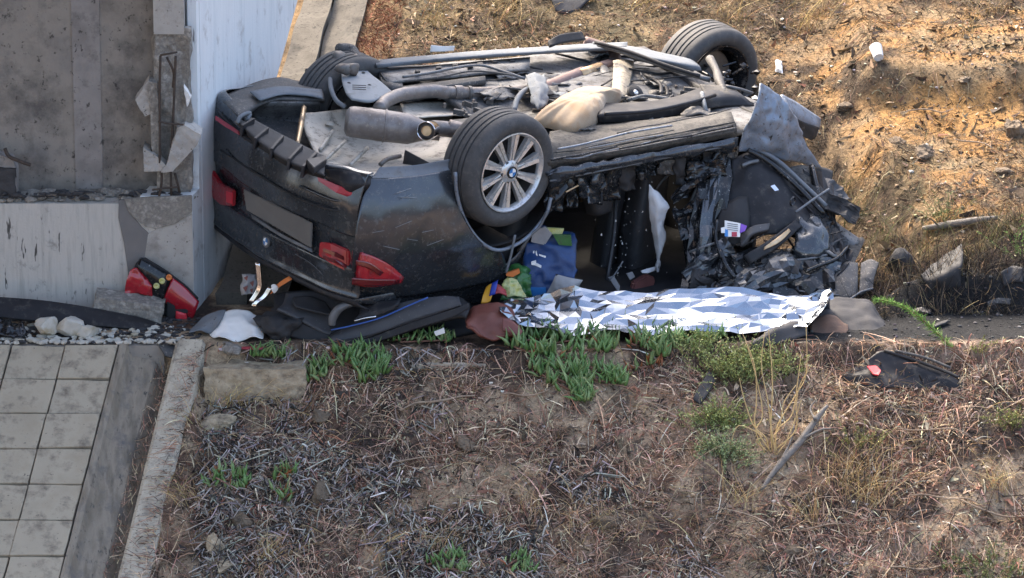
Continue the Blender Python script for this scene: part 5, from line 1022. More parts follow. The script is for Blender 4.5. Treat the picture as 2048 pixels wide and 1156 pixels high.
# long black trim strip along the ledge
top(patch('bumper_trim', [YP([(-40, 592), (60, 598), (150, 610), (230, 624), (300, 640), (350, 662), (392, 694)], -.10), YP([(-40, 612), (60, 620), (150, 630), (230, 638), (300, 650), (350, 670), (390, 697)], -.16), YP([(-40, 630), (60, 640), (150, 648), (230, 654), (296, 662), (346, 678), (388, 700)], -.20)], 'black_plastic', None, n=7, thick=.02, amp=.006, sc=5), 'long black plastic bumper strip lying along the ledge under the wall', 'plastic strip')
top(patch('bumper_skin', [YP([(380, 668), (420, 676), (470, 682), (540, 680)], -.26), YP([(380, 684), (424, 690), (480, 690), (545, 690)], -.36), YP([(384, 694), (430, 697), (480, 694), (540, 694)], -.42)], 'black_plastic', None, n=6, thick=.02, amp=.012, sc=9), 'black plastic sheet under the white crumpled sheet', 'plastic sheet')
top(patch('bumper_skin', [YP([(-30, 626), (20, 640), (46, 650)], -.3), YP([(-30, 650), (16, 660), (50, 672)], -.36), YP([(-30, 668), (10, 676), (40, 682)], -.4)], 'gloss_black', None, n=6, thick=.02, amp=.03, sc=13, ridge=True), 'crumpled glossy black plastic at the left end of the ledge', 'plastic sheet')
top(patch('bumper_skin', [YP([(312, 668), (340, 676), (388, 692)], -.34), YP([(318, 690), (346, 700), (374, 702)], -.46), YP([(330, 712), (346, 714), (356, 706)], -.5)], 'under_dark', None, n=6, thick=.012, amp=.01, sc=12), 'dark plastic flap hanging over the top of the drain channel', 'plastic sheet')
# pale stones and rubble on the ledge
for x, y, sx_, sy_, sd_, lab in ((92, 652, .075, .058, 3, 'grey faced pale stone, leftmost of three on the ledge'), (138, 652, .085, .055, 8, 'cream pale stone, middle of three on the ledge'), (172, 664, .085, .045, 15, 'flat pale stone, rightmost of three on the ledge')):
    top(rock('stone', Y(x, y, -.33), (sx_, .06, sy_), 'white_stone', seed=sd_, rotz=.2), lab, 'stone', 'pale stones on the ledge')
parts = []; rng = random.Random(3)
for i in range(420):
    x = rng.uniform(-30, 370); p = A([fx(x) * 1.0, rng.uniform(-.47, -.05), .0]); s = rng.choice([.006, .008, .012, .02]); 
    if rng.random() < .35: p[1] = rng.uniform(-.46, -.38)
    parts.append(rockg(p + A([0, 0, s * .3]), (s * rng.uniform(.7, 2.), s, s * .7), i, sub=1))
tag(mk('rubble', *join(parts), 'white_stone', smooth=False), 'scattered pale rubble along the ledge under the wall', 'rubble', kind='stuff')
parts = []
for i in range(500):
    x = rng.uniform(-30, 400); p = A([fx(x), rng.uniform(-.46, .05), .0]); s = rng.choice([.006, .01, .016])
    parts.append(rockg(p + A([0, 0, s * .3]), (s * rng.uniform(.7, 2.4), s, s * .6), i, sub=1))
tag(mk('dark_rubble', *join(parts), 'dark_rock', smooth=False), 'scattered dark crumbs along the ledge under the wall', 'rubble', kind='stuff')
top(rock('stone', G(303, 752) + A([0, 0, .03]), (.045, .04, .03), 'white_stone', seed=31), 'pale stone lying in the top of the drain channel', 'stone')
top(rock('stone', G(462, 705) + A([0, 0, .02]), (.09, .05, .035), 'concrete_rough', seed=33), 'rough pitted concrete fragment on the ledge corner above the beam', 'concrete')
top(rock('red_scrap', G(520, 700) + A([0, 0, .012]), (.14, .02, .012), 'red_reflector', seed=34, rotz=0), 'thin red plastic strip behind the small green plant on the ledge', 'plastic scrap')
# leather bag
V, F = surf([YP([(932, 632), (950, 612), (985, 604), (1018, 614), (1030, 632)], -.24), YP([(930, 640), (952, 630), (985, 626), (1020, 634), (1040, 646)], -.34), YP([(934, 648), (956, 656), (985, 654), (1016, 658), (1040, 660)], -.40), YP([(950, 656), (966, 672), (990, 682), (1006, 672), (1024, 668)], -.43)], n=8, thick=.02, amp=.014, sc=13, seed=121)
lb = top(mk('leather_bag', V, F, 'leather'), 'reddish brown leather bag at the left end of the foil', 'bag')
patch('bag_flap', [YP([(1004, 636), (1026, 642), (1046, 662)], -.42), YP([(1006, 660), (1022, 668), (1040, 672)], -.45)], 'maroon', lb, n=5, thick=.01, amp=.008)
# packages by the rear pillar
bg_ = thing('blue_carrier_bag', 'large blue printed bag inside the dark opening beside the rear wheel', 'bag', Y(1100, 590, .3))
patch('bag_body', [YP([(1062, 462), (1100, 452), (1146, 460)], .36), YP([(1050, 500), (1100, 490), (1152, 498)], .24), YP([(1044, 545), (1096, 540), (1150, 545)], .18), YP([(1046, 596), (1096, 596), (1144, 590)], .16)], 'blue_bag', bg_, n=9, thick=.02, amp=.028, sc=9, ridge=True)
slab('yellow_print', YP([(1090, 456), (1128, 458), (1124, 469), (1094, 468)], .24), (0, .02, 0), 'yellow_pack', bg_)
slab('green_print', YP([(1106, 470), (1142, 470), (1144, 492), (1118, 490)], .21), (0, .02, 0), 'green_pack', bg_)
slab('grey_print', YP([(1066, 462), (1090, 454), (1104, 468), (1090, 490), (1062, 484)], .22), (0, .02, 0), 'grey_bag', bg_)
for q in ([(1066, 503), (1069, 502), (1069, 506), (1066, 507)], [(1071, 504), (1073, 502), (1075, 512), (1072, 510)], [(1078, 509), (1092, 513), (1091, 516), (1078, 511)], [(1062, 524), (1072, 521), (1073, 531), (1063, 530)], [(1074, 527), (1083, 532), (1082, 536), (1070, 531)]):
    slab('white_print', YP(q, .155), (0, .012, 0), 'white_mark', bg_)
slab('blue_label', YP([(1056, 576), (1092, 576), (1092, 592), (1056, 594)], .13), (0, .03, 0), 'blue_mark', bg_)
gb = top(patch('green_packet', [YP([(1018, 540), (1032, 530), (1050, 534), (1058, 545)], .16), YP([(1012, 560), (1030, 556), (1046, 552), (1060, 560)], .08), YP([(1006, 582), (1026, 580), (1044, 578), (1062, 580)], .04), YP([(1000, 600), (1024, 602), (1044, 602), (1062, 600)], .02)], 'green_pack', None, n=9, thick=.02, amp=.020, sc=14, ridge=True), 'bright green food packet with yellow print left of the blue bag', 'packet')
patch('yellow_print', [YP([(1008, 560), (1022, 555), (1034, 560)], .045), YP([(1004, 576), (1026, 575), (1044, 578)], .015), YP([(1014, 594), (1034, 592), (1054, 596)], .0)], 'yellow_pack', gb, n=8, thick=.006, amp=.012, sc=18, ridge=True)
slab('picture_print', YP([(1013, 546), (1038, 538), (1040, 546), (1026, 554), (1012, 552)], .06), (0, .02, 0), 'orange_plastic', gb)
rp = top(patch('red_packet', [YP([(990, 572), (996, 568), (1012, 580)], .0), YP([(986, 588), (1000, 586), (1014, 590)], -.04)], 'red_pack', None, n=5, thick=.01), 'small red packet between the green and the orange packets', 'packet')
op = top(patch('orange_packet', [YP([(972, 574), (980, 568), (992, 566)], .02), YP([(966, 590), (974, 588), (986, 582)], -.03), YP([(962, 606), (972, 606), (980, 602)], -.06)], 'orange_pack', None, n=5, thick=.01), 'orange and blue packet just right of the boot corner', 'packet')
patch('blue_print', [YP([(984, 566), (996, 560)], -.01), YP([(978, 592), (990, 588)], -.05)], 'blue_pack', op, n=3, thick=.006)
top(pillow('grey_bag', [(1090, 590), (1150, 592), (1166, 560), (1112, 548)], 'grey_bag', lambda x, y: Y(x, y, .08), .05, 12), 'crumpled grey plastic bag between the blue bag and the foil', 'bag')
# printed leaflet on the crushed door
lf = slab('leaflet', [NF(a, b, .19) for a, b in [(1450, 441), (1482, 447), (1480, 474), (1450, 473)]], cn * -.004, 'paper'); top(lf, 'white and purple printed leaflet on the crushed front door', 'leaflet')
for q, mm in (([(1482, 447), (1494, 452), (1490, 462), (1480, 466)], 'purple'), ([(1450, 458), (1456, 460), (1456, 473), (1450, 473)], 'blue_mark'), ([(1464, 464), (1474, 464), (1474, 473), (1464, 473)], 'red_reflector'), ([(1442, 456), (1450, 454), (1450, 466), (1443, 466)], 'paper')):
    slab('printed_area', [NF(a, b, .194) for a, b in q], cn * -.003, mm, lf)
for k in range(4): slab('text_line', [NF(a, b, .1925) for a, b in [(1455, 446 + 4 * k), (1476, 449 + 4 * k), (1476, 450.2 + 4 * k), (1455, 447.2 + 4 * k)]], cn * -.002, 'plate_grey', lf)
# cup, paper, bottle, scraps on the bank
cp_ = G(1756, 122); ca = unit(A([.12, -.72, -.35])); cup = top(lathe('paper_cup', [(-.10, .0), (-.10, .040), (-.02, .033), (.0, .030), (.0, .027), (-.004, .0)], cp_ + A([0, -.0, .035]) - ca * -.02, ca, 'paper', None, seg=28), 'white paper cup lying on the sandy bank at the right', 'cup')
top(patch('white_paper', [[H(862, 90, .34), H(884, 92, .34), H(910, 92, .34)], [H(860, 104, .30), H(884, 103, .31), H(908, 102, .31)]], 'paper', None, n=5, thick=.004, amp=.006), 'folded white paper standing on the far edge of the underside', 'paper')
top(pillow('plastic_bottle', [(1550, 150), (1566, 154), (1564, 128), (1552, 124)], 'bottle', lambda x, y: G(x, y) + A([0, 0, .02]), .03, 10), 'crushed clear plastic bottle on the bank right of the far wheel', 'bottle')
def scrap(name, pts, up, m, lab, cat, amp=.015, seed=0, thick=.015):
    return top(patch(name, [[gp_(a, b, u) for (a, b), u in zip(r, uu)] for r, uu in zip(pts, up)], m, None, n=6, thick=thick, amp=amp, sc=13, seed=seed), lab, cat)
scrap('black_scrap', [[(1100, 0), (1130, -4), (1190, 0)], [(1104, 14), (1140, 10), (1180, 12)], [(1112, 26), (1130, 30), (1160, 22)]], [[.02] * 3, [.06] * 3, [.01] * 3], 'bundle', 'dark grey plastic scrap on the bank at the top edge', 'plastic scrap')
top(patch('black_scrap', [[H(1096, 82, .32), H(1122, 68, .36), H(1164, 62, .36)], [H(1100, 92, .30), H(1130, 84, .32), H(1172, 78, .32)]], 'matt_black', None, n=6, thick=.02, amp=.012), 'black plastic scrap behind the far sill of the car', 'plastic scrap')
def blk(lab, c, size, m, seed, cat='rock'): return top(rock('dark_rock', c, size, m, seed=seed), lab, cat)
blk('dark rounded rock in the dry grass right of the car nose', G(1802, 545) + A([0, 0, .05]), (.09, .08, .10), 'dark_rock', 41)
scrap('black_scrap', [[(1846, 560), (1880, 534), (1922, 520)], [(1850, 580), (1886, 566), (1924, 548)], [(1860, 590), (1890, 586), (1920, 574)]], [[.04, .06, .1], [.05, .07, .08], [.0] * 3], 'matt_black', 'bent black plastic panel in the dry grass right of the dark rock', 'plastic scrap', .02, 7)
scrap('black_scrap', [[(1820, 622), (1836, 620), (1866, 624)], [(1826, 630), (1840, 630), (1862, 632)]], [[.02] * 3, [.02] * 3], 'gloss_black', 'thin black splinter on the dark ledge beside the green sprig', 'plastic scrap')
scrap('black_scrap', [[(1974, 610), (1996, 602), (2022, 604)], [(1976, 620), (1996, 614), (2020, 616)]], [[.02] * 3, [.02] * 3], 'under_dark', 'flat dark grey scrap on the ledge near the right edge', 'plastic scrap')
scrap('wood_splinter', [[(1868, 656), (1884, 650), (1896, 646)], [(1870, 659), (1886, 654), (1896, 650)]], [[.02] * 3, [.02] * 3], 'matt_black', 'thin black stick on the dark ledge', 'stick')
scrap('black_scrap', [[(1386, 808), (1398, 790), (1418, 762)], [(1400, 816), (1414, 800), (1432, 770)], ], [[.03, .05, .06], [.02, .03, .04]], 'bundle', 'flat dark plastic shard on the slope left of the green shrub', 'plastic scrap')
scrap('black_scrap', [[(2004, 560), (2024, 548), (2046, 552)], [(2008, 580), (2026, 570), (2046, 572)]], [[.05] * 3, [.02] * 3], 'dark_rock', 'dark lump in the grass at the right edge', 'plastic scrap')
bp_ = scrap('liner_panel', [[(1686, 752), (1728, 738), (1768, 724), (1830, 742), (1890, 756), (1928, 774)], [(1684, 760), (1730, 750), (1770, 742), (1830, 756), (1890, 768), (1926, 778)], [(1690, 768), (1730, 764), (1770, 762), (1830, 766), (1888, 775), (1920, 782)], [(1718, 774), (1740, 780), (1775, 782), (1830, 780), (1882, 783), (1912, 787)]], [[.02, .04, .07, .05, .035, .02], [.03, .03, .045, .06, .04, .02], [.02, .045, .03, .03, .045, .02], [.0, .01, .02, .01, .01, .0]], 'black_plastic', 'torn black liner panel with a red tab on the slope', 'plastic panel', .012, 5, .01)
tube('panel_edge', [gp_(a, b, .075) for a, b in ((1768, 726), (1830, 746), (1890, 768), (1916, 780))], .010, 'matt_black', bp_, sides=6)
tube('panel_edge', [gp_(a, b, .085) for a, b in ((1790, 730), (1850, 744), (1900, 764))], .008, 'under_dark', bp_, sides=6)
slab('red_tab', [gp_(a, b, .07) for a, b in ((1733, 755), (1752, 754), (1762, 764), (1757, 774), (1746, 772))], A([0, .01, -.01]), 'red_bright', bp_, bev=.003)
# stones on the lower slope
for x, y, s, m, sd_, lab in ((442, 852, (.115, .07, .055), 'sandstone', 51, 'large yellowish stone in the slope right of the kerb'), (640, 832, (.075, .05, .035), 'clod', 52, 'tan clod half buried in the slope below the green plants'),
        (432, 1098, (.055, .05, .075), 'sandstone', 53, 'upright pale yellow stone near the bottom of the kerb'), (452, 1132, (.08, .05, .035), 'sandstone', 54, 'flat pale stone below the upright stone near the kerb'),
        (1582, 766, (.07, .05, .045), 'clod', 55, 'rounded tan stone behind the tall golden stalks'), (1586, 1102, (.045, .04, .035), 'clod', 56, 'small tan stone low in the slope right of centre'),
        (930, 888, (.11, .06, .04), 'clod', 57, 'broad sandy clod in the middle of the slope'), (1210, 1050, (.08, .05, .04), 'clod', 58, 'sandy clod low in the slope right of centre'), (640, 985, (.09, .06, .07), 'clod', 59, 'sandy clod under the grey dead stems at the left'), (480, 1040, (.08, .06, .05), 'clod', 60, 'tan clod between the kerb and the dead stems')):
    top(rock('stone', G(x, y) + A([0, 0, s[2] * .12]), s, m, seed=sd_, rough=.22, sub=4), lab, 'stone')
for x, y, s, sd_, lab in ((1848, 308, (.10, .07, .05), 61, 'grey brown earth clod in the orange sand patch'), (2025, 270, (.07, .06, .08), 62, 'tall dark earth clod at the right edge of the sand patch'), (2010, 345, (.06, .05, .035), 63, 'dark earth clod below the sand patch at the right edge'), (1690, 216, (.06, .045, .035), 64, 'pale brown clod left of the sand patch'), (1795, 285, (.05, .04, .03), 65, 'small clod left of the earth clod in the sand'), (1930, 160, (.05, .04, .02), 66, 'flat clod above the sand patch')):
    top(rock('earth_clod', G(x, y) + A([0, 0, s[2] * .05]), s, 'clod', seed=sd_, rough=.35, sub=4, planes=7), lab, 'clod')
# fallen log and dead branch
def gl(pts, up): return [gp_(a, b, up) for a, b in pts]
top(tube('dead_log', gl([(1846, 468), (1900, 460), (1950, 452), (1996, 446)], .035), [.014, .024, .021, .012], 'wood_grey', None, sides=9), 'weathered grey log lying in dry grass right of the car', 'log')
db = top(tube('dead_branch', gl([(1520, 1000), (1560, 945), (1600, 900), (1640, 845), (1655, 828)], .05), [.010, .02, .022, .016, .008], 'wood_grey', None, sides=7), 'forked grey dead branch lying up the lower slope', 'branch')
for P in ([(1560, 945), (1580, 905), (1588, 870)], [(1600, 900), (1640, 880), (1662, 878)], [(1630, 860), (1620, 838), (1630, 822)]): tube('side_twig', gl(P, .06), [.009, .004], 'wood_grey', db, sides=5)
STK = [((1790, 872), (1935, 872), 'long pale stick lying level below the black liner panel', .006), ((1880, 1010), (2050, 1045), 'long straw stick near the right edge low on the slope', .006), ((1900, 920), (1950, 985), 'thin stick slanting in the slope at the right', .005), ((1820, 1000), (1960, 1012), 'pale stick low on the right of the slope', .006),
       ((1600, 1070), (1730, 1062), 'grey stick low in the slope right of centre', .005), ((1780, 1150), (1900, 1140), 'pale stick at the bottom edge on the right', .008), ((1000, 800), (1100, 792), 'curved pale root below the green ice plants', .006), ((800, 826), (950, 806), 'brown stick under the grey dead stems', .008), ((690, 960), (960, 905), 'long thin stem crossing the middle of the slope', .004), ((620, 1100), (760, 960), 'reddish stem slanting up the lower middle of the slope', .004), ((1800, 230), (1906, 232), 'thin dry stick in the sand patch', .005), ((1908, 280), (1985, 300), 'curved straw lying on the orange sand', .006)]
for (x0, y0), (x1, y1), lab, r in STK:
    k = 5; P = [(x0 + (x1 - x0) * i / k, y0 + (y1 - y0) * i / k + 9 * vn(i * .8, x0)) for i in range(k + 1)]
    top(tube('dry_stick', gl(P, .035), [r * .6, r, r * .6], 'twig', None, sides=5, n=3), lab, 'stick')

# ================================================================== PLANTS
def leafmesh(L, wd, bend, m, name):
    V = []; F = []; n = 6
    for i in range(n + 1):
        t = i / n; w_ = wd * (1 - .9 * t ** 2.2) * (.75 + .5 * math.sin(math.pi * min(1, t * 1.2))); c = A([bend * L * t * t, 0, L * t])
        for k in range(3):
            th = 2 * math.pi * k / 3; V.append(c + w_ * A([math.cos(th), math.sin(th), 0]))
    for i in range(n):
        for k in range(3): F.append((i * 3 + k, i * 3 + (k + 1) % 3, i * 3 + 3 + (k + 1) % 3, i * 3 + 3 + k))
    F.append((0, 2, 1)); F.append((3 * n, 3 * n + 1, 3 * n + 2))
    me = bpy.data.meshes.new(name); me.from_pydata([list(v) for v in V], [], F); me.polygons.foreach_set('use_smooth', [True] * len(F)); me.materials.append(M[m]); return me
mat('iceplant_light', [(.17, .25, .095), (.23, .31, .13)], 14, .45)
LM = [leafmesh(.085, .0098, .35, 'iceplant', 'leaf'), leafmesh(.075, .0105, .15, 'iceplant', 'leaf'), leafmesh(.095, .0092, .5, 'iceplant_light', 'leaf'), leafmesh(.065, .0100, .25, 'iceplant_light', 'leaf')]
LR = leafmesh(.07, .006, .5, 'iceplant_red', 'leaf')
def ice_plant(stems, label, per=15, scale=1., red=0., seed=0, hang=0.):
    rng = random.Random(seed); c = G(*stems[0][len(stems[0]) // 2]); t = thing('ice_plant', label, 'ice plant', c, None)
    for st in stems:
        P = cr(np.array([gp_(a, b, .03) for a, b in st]), 6); tube('stem', P[::3], .006, 'iceplant_stem', t, sides=5, n=1)
        L_ = np.concatenate([[0], np.cumsum(np.linalg.norm(np.diff(P, axis=0), axis=1))])
        for i in range(int(per * (2.6 if seed in (1, 2, 3, 4, 5) else 1.9))):
            q = L_[-1] * (i + rng.random()) / per; p = A([np.interp(q, L_, P[:, k]) for k in range(3)])
            o = bpy.data.objects.new('leaf', LR if rng.random() < red else rng.choice(LM)); COL.objects.link(o); o.parent = t
            o.location = Vector(p - c) + Vector((rng.gauss(0, .024), rng.gauss(0, .018), rng.uniform(-.015, .015)))
            o.rotation_euler = (rng.gauss(.30, .26), rng.gauss(0, .28), rng.uniform(0, 6.28)); s = scale * rng.uniform(.85, 1.35); o.scale = (s, s, s)
    return t
ice_plant([[(1020, 690), (1060, 690), (1100, 682)], [(1018, 700), (1055, 712), (1090, 716)], [(1030, 680), (1050, 674), (1080, 668)]], 'ice plant hanging beside the brown leather bag, leftmost of the big green clump', 20, 1, .03, 1)
ice_plant([[(1110, 696), (1150, 690), (1190, 686)], [(1120, 676), (1160, 674), (1200, 668)], [(1200, 690), (1226, 680), (1244, 660)], [(1130, 712), (1170, 710), (1210, 706)]], 'upright ice plant growing in front of the left half of the foil', 20, 1, .04, 2)
ice_plant([[(1054, 730), (1075, 752), (1105, 772), (1140, 790), (1170, 806)], [(1062, 728), (1090, 756), (1120, 770), (1160, 788)]], 'long trailing ice plant shoot, lowest of the big green clump', 30, .9, .0, 3)
ice_plant([[(1110, 724), (1150, 748), (1190, 770), (1232, 774)], [(1120, 720), (1170, 740), (1226, 764)], [(1110, 740), (1130, 752), (1160, 760)]], 'trailing ice plant shoot with yellow tip right of the lowest shoot', 24, .9, .02, 4)
ice_plant([[(1280, 690), (1300, 706), (1320, 720)], [(1290, 680), (1320, 684), (1350, 680)], [(1290, 700), (1320, 700), (1345, 696)]], 'bushy ice plant in front of the middle of the foil', 22, 1.05, .05, 5)
ice_plant([[(1256, 694), (1270, 700), (1280, 690)], [(1270, 650), (1290, 645), (1300, 655)], [(1255, 745), (1285, 745), (1310, 740)]], 'sparse ice plant with red dead leaves between the green clumps', 10, .9, .8, 6)
ice_plant([[(1375, 680), (1400, 676), (1432, 672)], [(1380, 690), (1410, 690), (1440, 684)]], 'low ice plant joining the olive shrub below the foil', 16, .85, .02, 7)
ice_plant([[(505, 722), (515, 716), (530, 720)], [(545, 725), (556, 720), (566, 724)]], 'small ice plant on top of the concrete beam end', 16, .85, .03, 8)
ice_plant([[(672, 730), (700, 740), (730, 750)], [(680, 716), (700, 722), (720, 728)], [(720, 770), (740, 766), (752, 756)], [(735, 705), (750, 720), (765, 738)]], 'ice plant hanging over the ledge below the door panel', 18, .95, .04, 9)
ice_plant([[(612, 764), (625, 752), (645, 742)], [(615, 772), (630, 764), (642, 758)]], 'small dark ice plant right of the concrete beam end', 14, .85, .02, 10)
ice_plant([[(790, 690), (830, 684), (870, 684)], [(800, 694), (850, 692), (900, 690)]], 'flat ice plant along the edge right of the door panel', 18, .7, .0, 11)
ice_plant([[(420, 985), (430, 970), (445, 958)], [(450, 970), (462, 968), (475, 962)], [(466, 990), (478, 985), (490, 984)]], 'small ice plant with orange leaves right of the kerb', 10, .8, .25, 12)
ice_plant([[(556, 972), (564, 966), (574, 958)], [(556, 990), (566, 996), (572, 1006)]], 'single ice plant tuft on the grey dead stems', 10, .85, .35, 13)
ice_plant([[(855, 1140), (885, 1130), (915, 1128)], [(870, 1150), (900, 1148), (925, 1150)]], 'pale green ice plant at the bottom edge, left of the other', 12, .8, .05, 14)
ice_plant([[(1010, 1146), (1026, 1134), (1040, 1128)], [(1030, 1152), (1045, 1150), (1060, 1150)]], 'green ice plant at the bottom edge in the middle', 9, .8, .05, 15)
# olive shrubs with many tiny leaves
def shrub(px, py, wd, ht, label, cols, n=70, seed=0, cat='shrub', name='shrub', leaf=.011, lw=.005):
    global RNG
    RNG = np.random.default_rng(seed); c = G(px, py); t = thing(name, label, cat, c)
    P = c + np.stack([RNG.normal(0, wd * .35, n), RNG.normal(0, wd * .18, n), np.zeros(n)], 1); P[:, 2] = terr(P[:, 0], P[:, 1])
    D = np.stack([(P[:, 0] - c[0]) * 1.6 / max(wd, .01) + RNG.normal(0, .22, n), RNG.normal(-.1, .25, n), np.ones(n)], 1); D /= np.linalg.norm(D, axis=1, keepdims=True)
    L = ht * RNG.uniform(.45, 1.1, n); cu_ = RNG.normal(0, .25, (n, 3))
    ribbons('stem', P, D, L, np.full(n, .0035), cu_, 5, palette(n, [(.12, .10, .06), (.14, .15, .07)], [.5, .5]), 'leafy', parent=t, tube3=True)
    k = 26; tt = RNG.uniform(.15, 1, (n, k)); Q = P[:, None] + D[:, None] * (L[:, None] * tt)[..., None] + cu_[:, None] * (L[:, None] * tt ** 2)[..., None]
    Q = Q.reshape(-1, 3); m_ = len(Q); D2 = np.repeat(D, k, 0) * .5 + RNG.normal(0, .6, (m_, 3)); D2 /= np.linalg.norm(D2, axis=1, keepdims=True)
    o = ribbons('foliage', Q, D2, RNG.uniform(.6, 1.4, m_) * leaf, np.full(m_, lw), RNG.normal(0, .2, (m_, 3)), 1, palette(m_, cols, [.5, .3, .2], .3), 'leafy', parent=t, taper=.5)
    tag(o, kind='stuff'); return t
OL = [(.30, .34, .12), (.42, .46, .19), (.20, .25, .09)]
shrub(1478, 752, .22, .20, 'largest olive green shrub below the dark cloth strip', OL, 210, 1)
shrub(1552, 745, .12, .17, 'olive shrub just left of the tan stone', OL, 60, 2)
shrub(1438, 855, .14, .16, 'upper of the two round olive shrubs on the slope', OL, 130, 3)
shrub(1447, 915, .16, .14, 'lower of the two round olive shrubs on the slope', [(.34, .40, .19), (.46, .52, .28), (.22, .27, .13)], 130, 4)
shrub(1400, 700, .16, .12, 'low olive shrub between ice plants and dark cloth', OL, 70, 5)
shrub(1715, 900, .14, .16, 'thin yellow green shrub right of the dead branch', [(.22, .22, .08), (.30, .28, .10), (.14, .15, .06)], 30, 6)
shrub(2030, 850, .12, .14, 'yellow green shrub at the right edge of the slope', [(.20, .22, .07), (.28, .28, .10), (.13, .15, .05)], 40, 7)
shrub(1980, 1150, .3, .12, 'low green patch of herb at the bottom right corner', [(.16, .20, .07), (.22, .24, .10), (.11, .13, .06)], 80, 8)
shrub(2040, 520, .05, .34, 'tall bright green weed at the right edge', [(.13, .24, .05), (.18, .30, .08), (.09, .17, .04)], 14, 9, 'weed', 'tall_weed')
shrub(1890, 440, .10, .22, 'tall thin green grass weed above the log', [(.16, .20, .07), (.22, .24, .10), (.13, .15, .06)], 18, 10, 'weed', 'tall_weed', .02, .003)
shrub(1954, 706, .03, .13, 'small yellow green herb in front of the dark ledge', [(.25, .26, .07), (.30, .30, .10), (.18, .2, .05)], 6, 12, 'weed', 'tall_weed')
# arching green sprig
sp = [Y(1912, 708, -.50), Y(1870, 662, -.46), Y(1822, 622, -.42), Y(1780, 603, -.40), Y(1750, 600, -.38)]
sg = thing('green_sprig', 'arching bright green sprig leaning over the dark ledge', 'plant', sp[0]); Pq = cr(np.array(sp), 14); tube('stem', Pq[::4], [.006, .003], 'iceplant_stem', sg, sides=5, n=1)
RNG = np.random.default_rng(5); ix = RNG.integers(4, len(Pq), 700); PP = Pq[ix] + RNG.normal(0, .006, (700, 3)); DD = np.gradient(Pq, axis=0)[ix]; DD /= np.linalg.norm(DD, axis=1, keepdims=True); DD = DD * .7 + RNG.normal(0, .55, (700, 3)); DD /= np.linalg.norm(DD, axis=1, keepdims=True)
tag(ribbons('needles', PP, DD, RNG.uniform(.02, .045, 700) * np.where(ix > 30, .7, 1), np.full(700, .0045), RNG.normal(0, .1, (700, 3)), 2, palette(700, [(.17, .30, .06), (.24, .38, .09), (.12, .22, .05)], [.5, .3, .2]), 'leafy', parent=sg), kind='stuff')
# golden dry stalks
GOLD = [(.36, .25, .10), (.44, .32, .15), (.27, .18, .08)]
dg = thing('dry_grass_clump', 'tall fan of golden dry stalks on the slope right of the olive shrubs', 'dry grass', G(1545, 910))
for P in ([(1538, 905), (1510, 820), (1482, 690)], [(1540, 905), (1520, 800), (1488, 660)], [(1548, 910), (1530, 800), (1522, 664)], [(1550, 905), (1545, 780), (1537, 656)], [(1552, 900), (1580, 820), (1604, 700)], [(1556, 900), (1590, 800), (1622, 690)], [(1558, 900), (1596, 820), (1618, 720)], [(1536, 900), (1500, 850), (1464, 740)], [(1548, 905), (1560, 850), (1582, 760)], [(1530, 905), (1500, 860), (1460, 842)], [(1560, 905), (1540, 940), (1520, 970)], [(1545, 910), (1570, 880), (1600, 800)]):
    b0 = G(*P[0]); _j = lambda: random.gauss(0, 9)
    tube('stalk', [b0 + A([random.gauss(0, .02), 0, 0]), Y((P[0][0] + P[1][0]) / 2 + _j(), (P[0][1] + P[1][1]) / 2, b0[1] - .01), Y(P[1][0] + _j(), P[1][1] + _j(), b0[1] - .02), Y((P[1][0] + P[2][0]) / 2 + _j(), (P[1][1] + P[2][1]) / 2, b0[1] - .03), Y(P[2][0] + _j(), P[2][1] + 2 * _j(), b0[1] - .05)], [.0042, .0036, .0020], mat('straw', [(.58, .42, .19), (.68, .50, .25)], 20, .8) if 'straw' not in M else 'straw', dg, sides=5)
GB = [(.56, .41, .19), (.66, .50, .26), (.40, .28, .14)]
def tuft(px, py, n, ht, spread, label, cols=GOLD, seed=0, lean=0.):
    global RNG
    RNG = np.random.default_rng(seed + 500); c = G(px, py); P = c + np.stack([RNG.normal(0, spread, n), RNG.normal(0, spread * .6, n), np.zeros(n)], 1); P[:, 2] = terr(P[:, 0], P[:, 1])
    D = np.stack([RNG.normal(lean, .35, n), RNG.normal(-.1, .3, n), np.ones(n)], 1); D /= np.linalg.norm(D, axis=1, keepdims=True)
    o = ribbons('grass_tuft', P, D, ht * RNG.uniform(.4, 1.1, n), RNG.uniform(.002, .0042, n), np.stack([RNG.normal(lean * .6, .4, n), RNG.normal(0, .3, n), -RNG.uniform(0, .35, n)], 1), 6, palette(n, cols, [.5, .3, .2]), 'blade')
    return top(o, label, 'grass tuft', 'dry grass tufts')
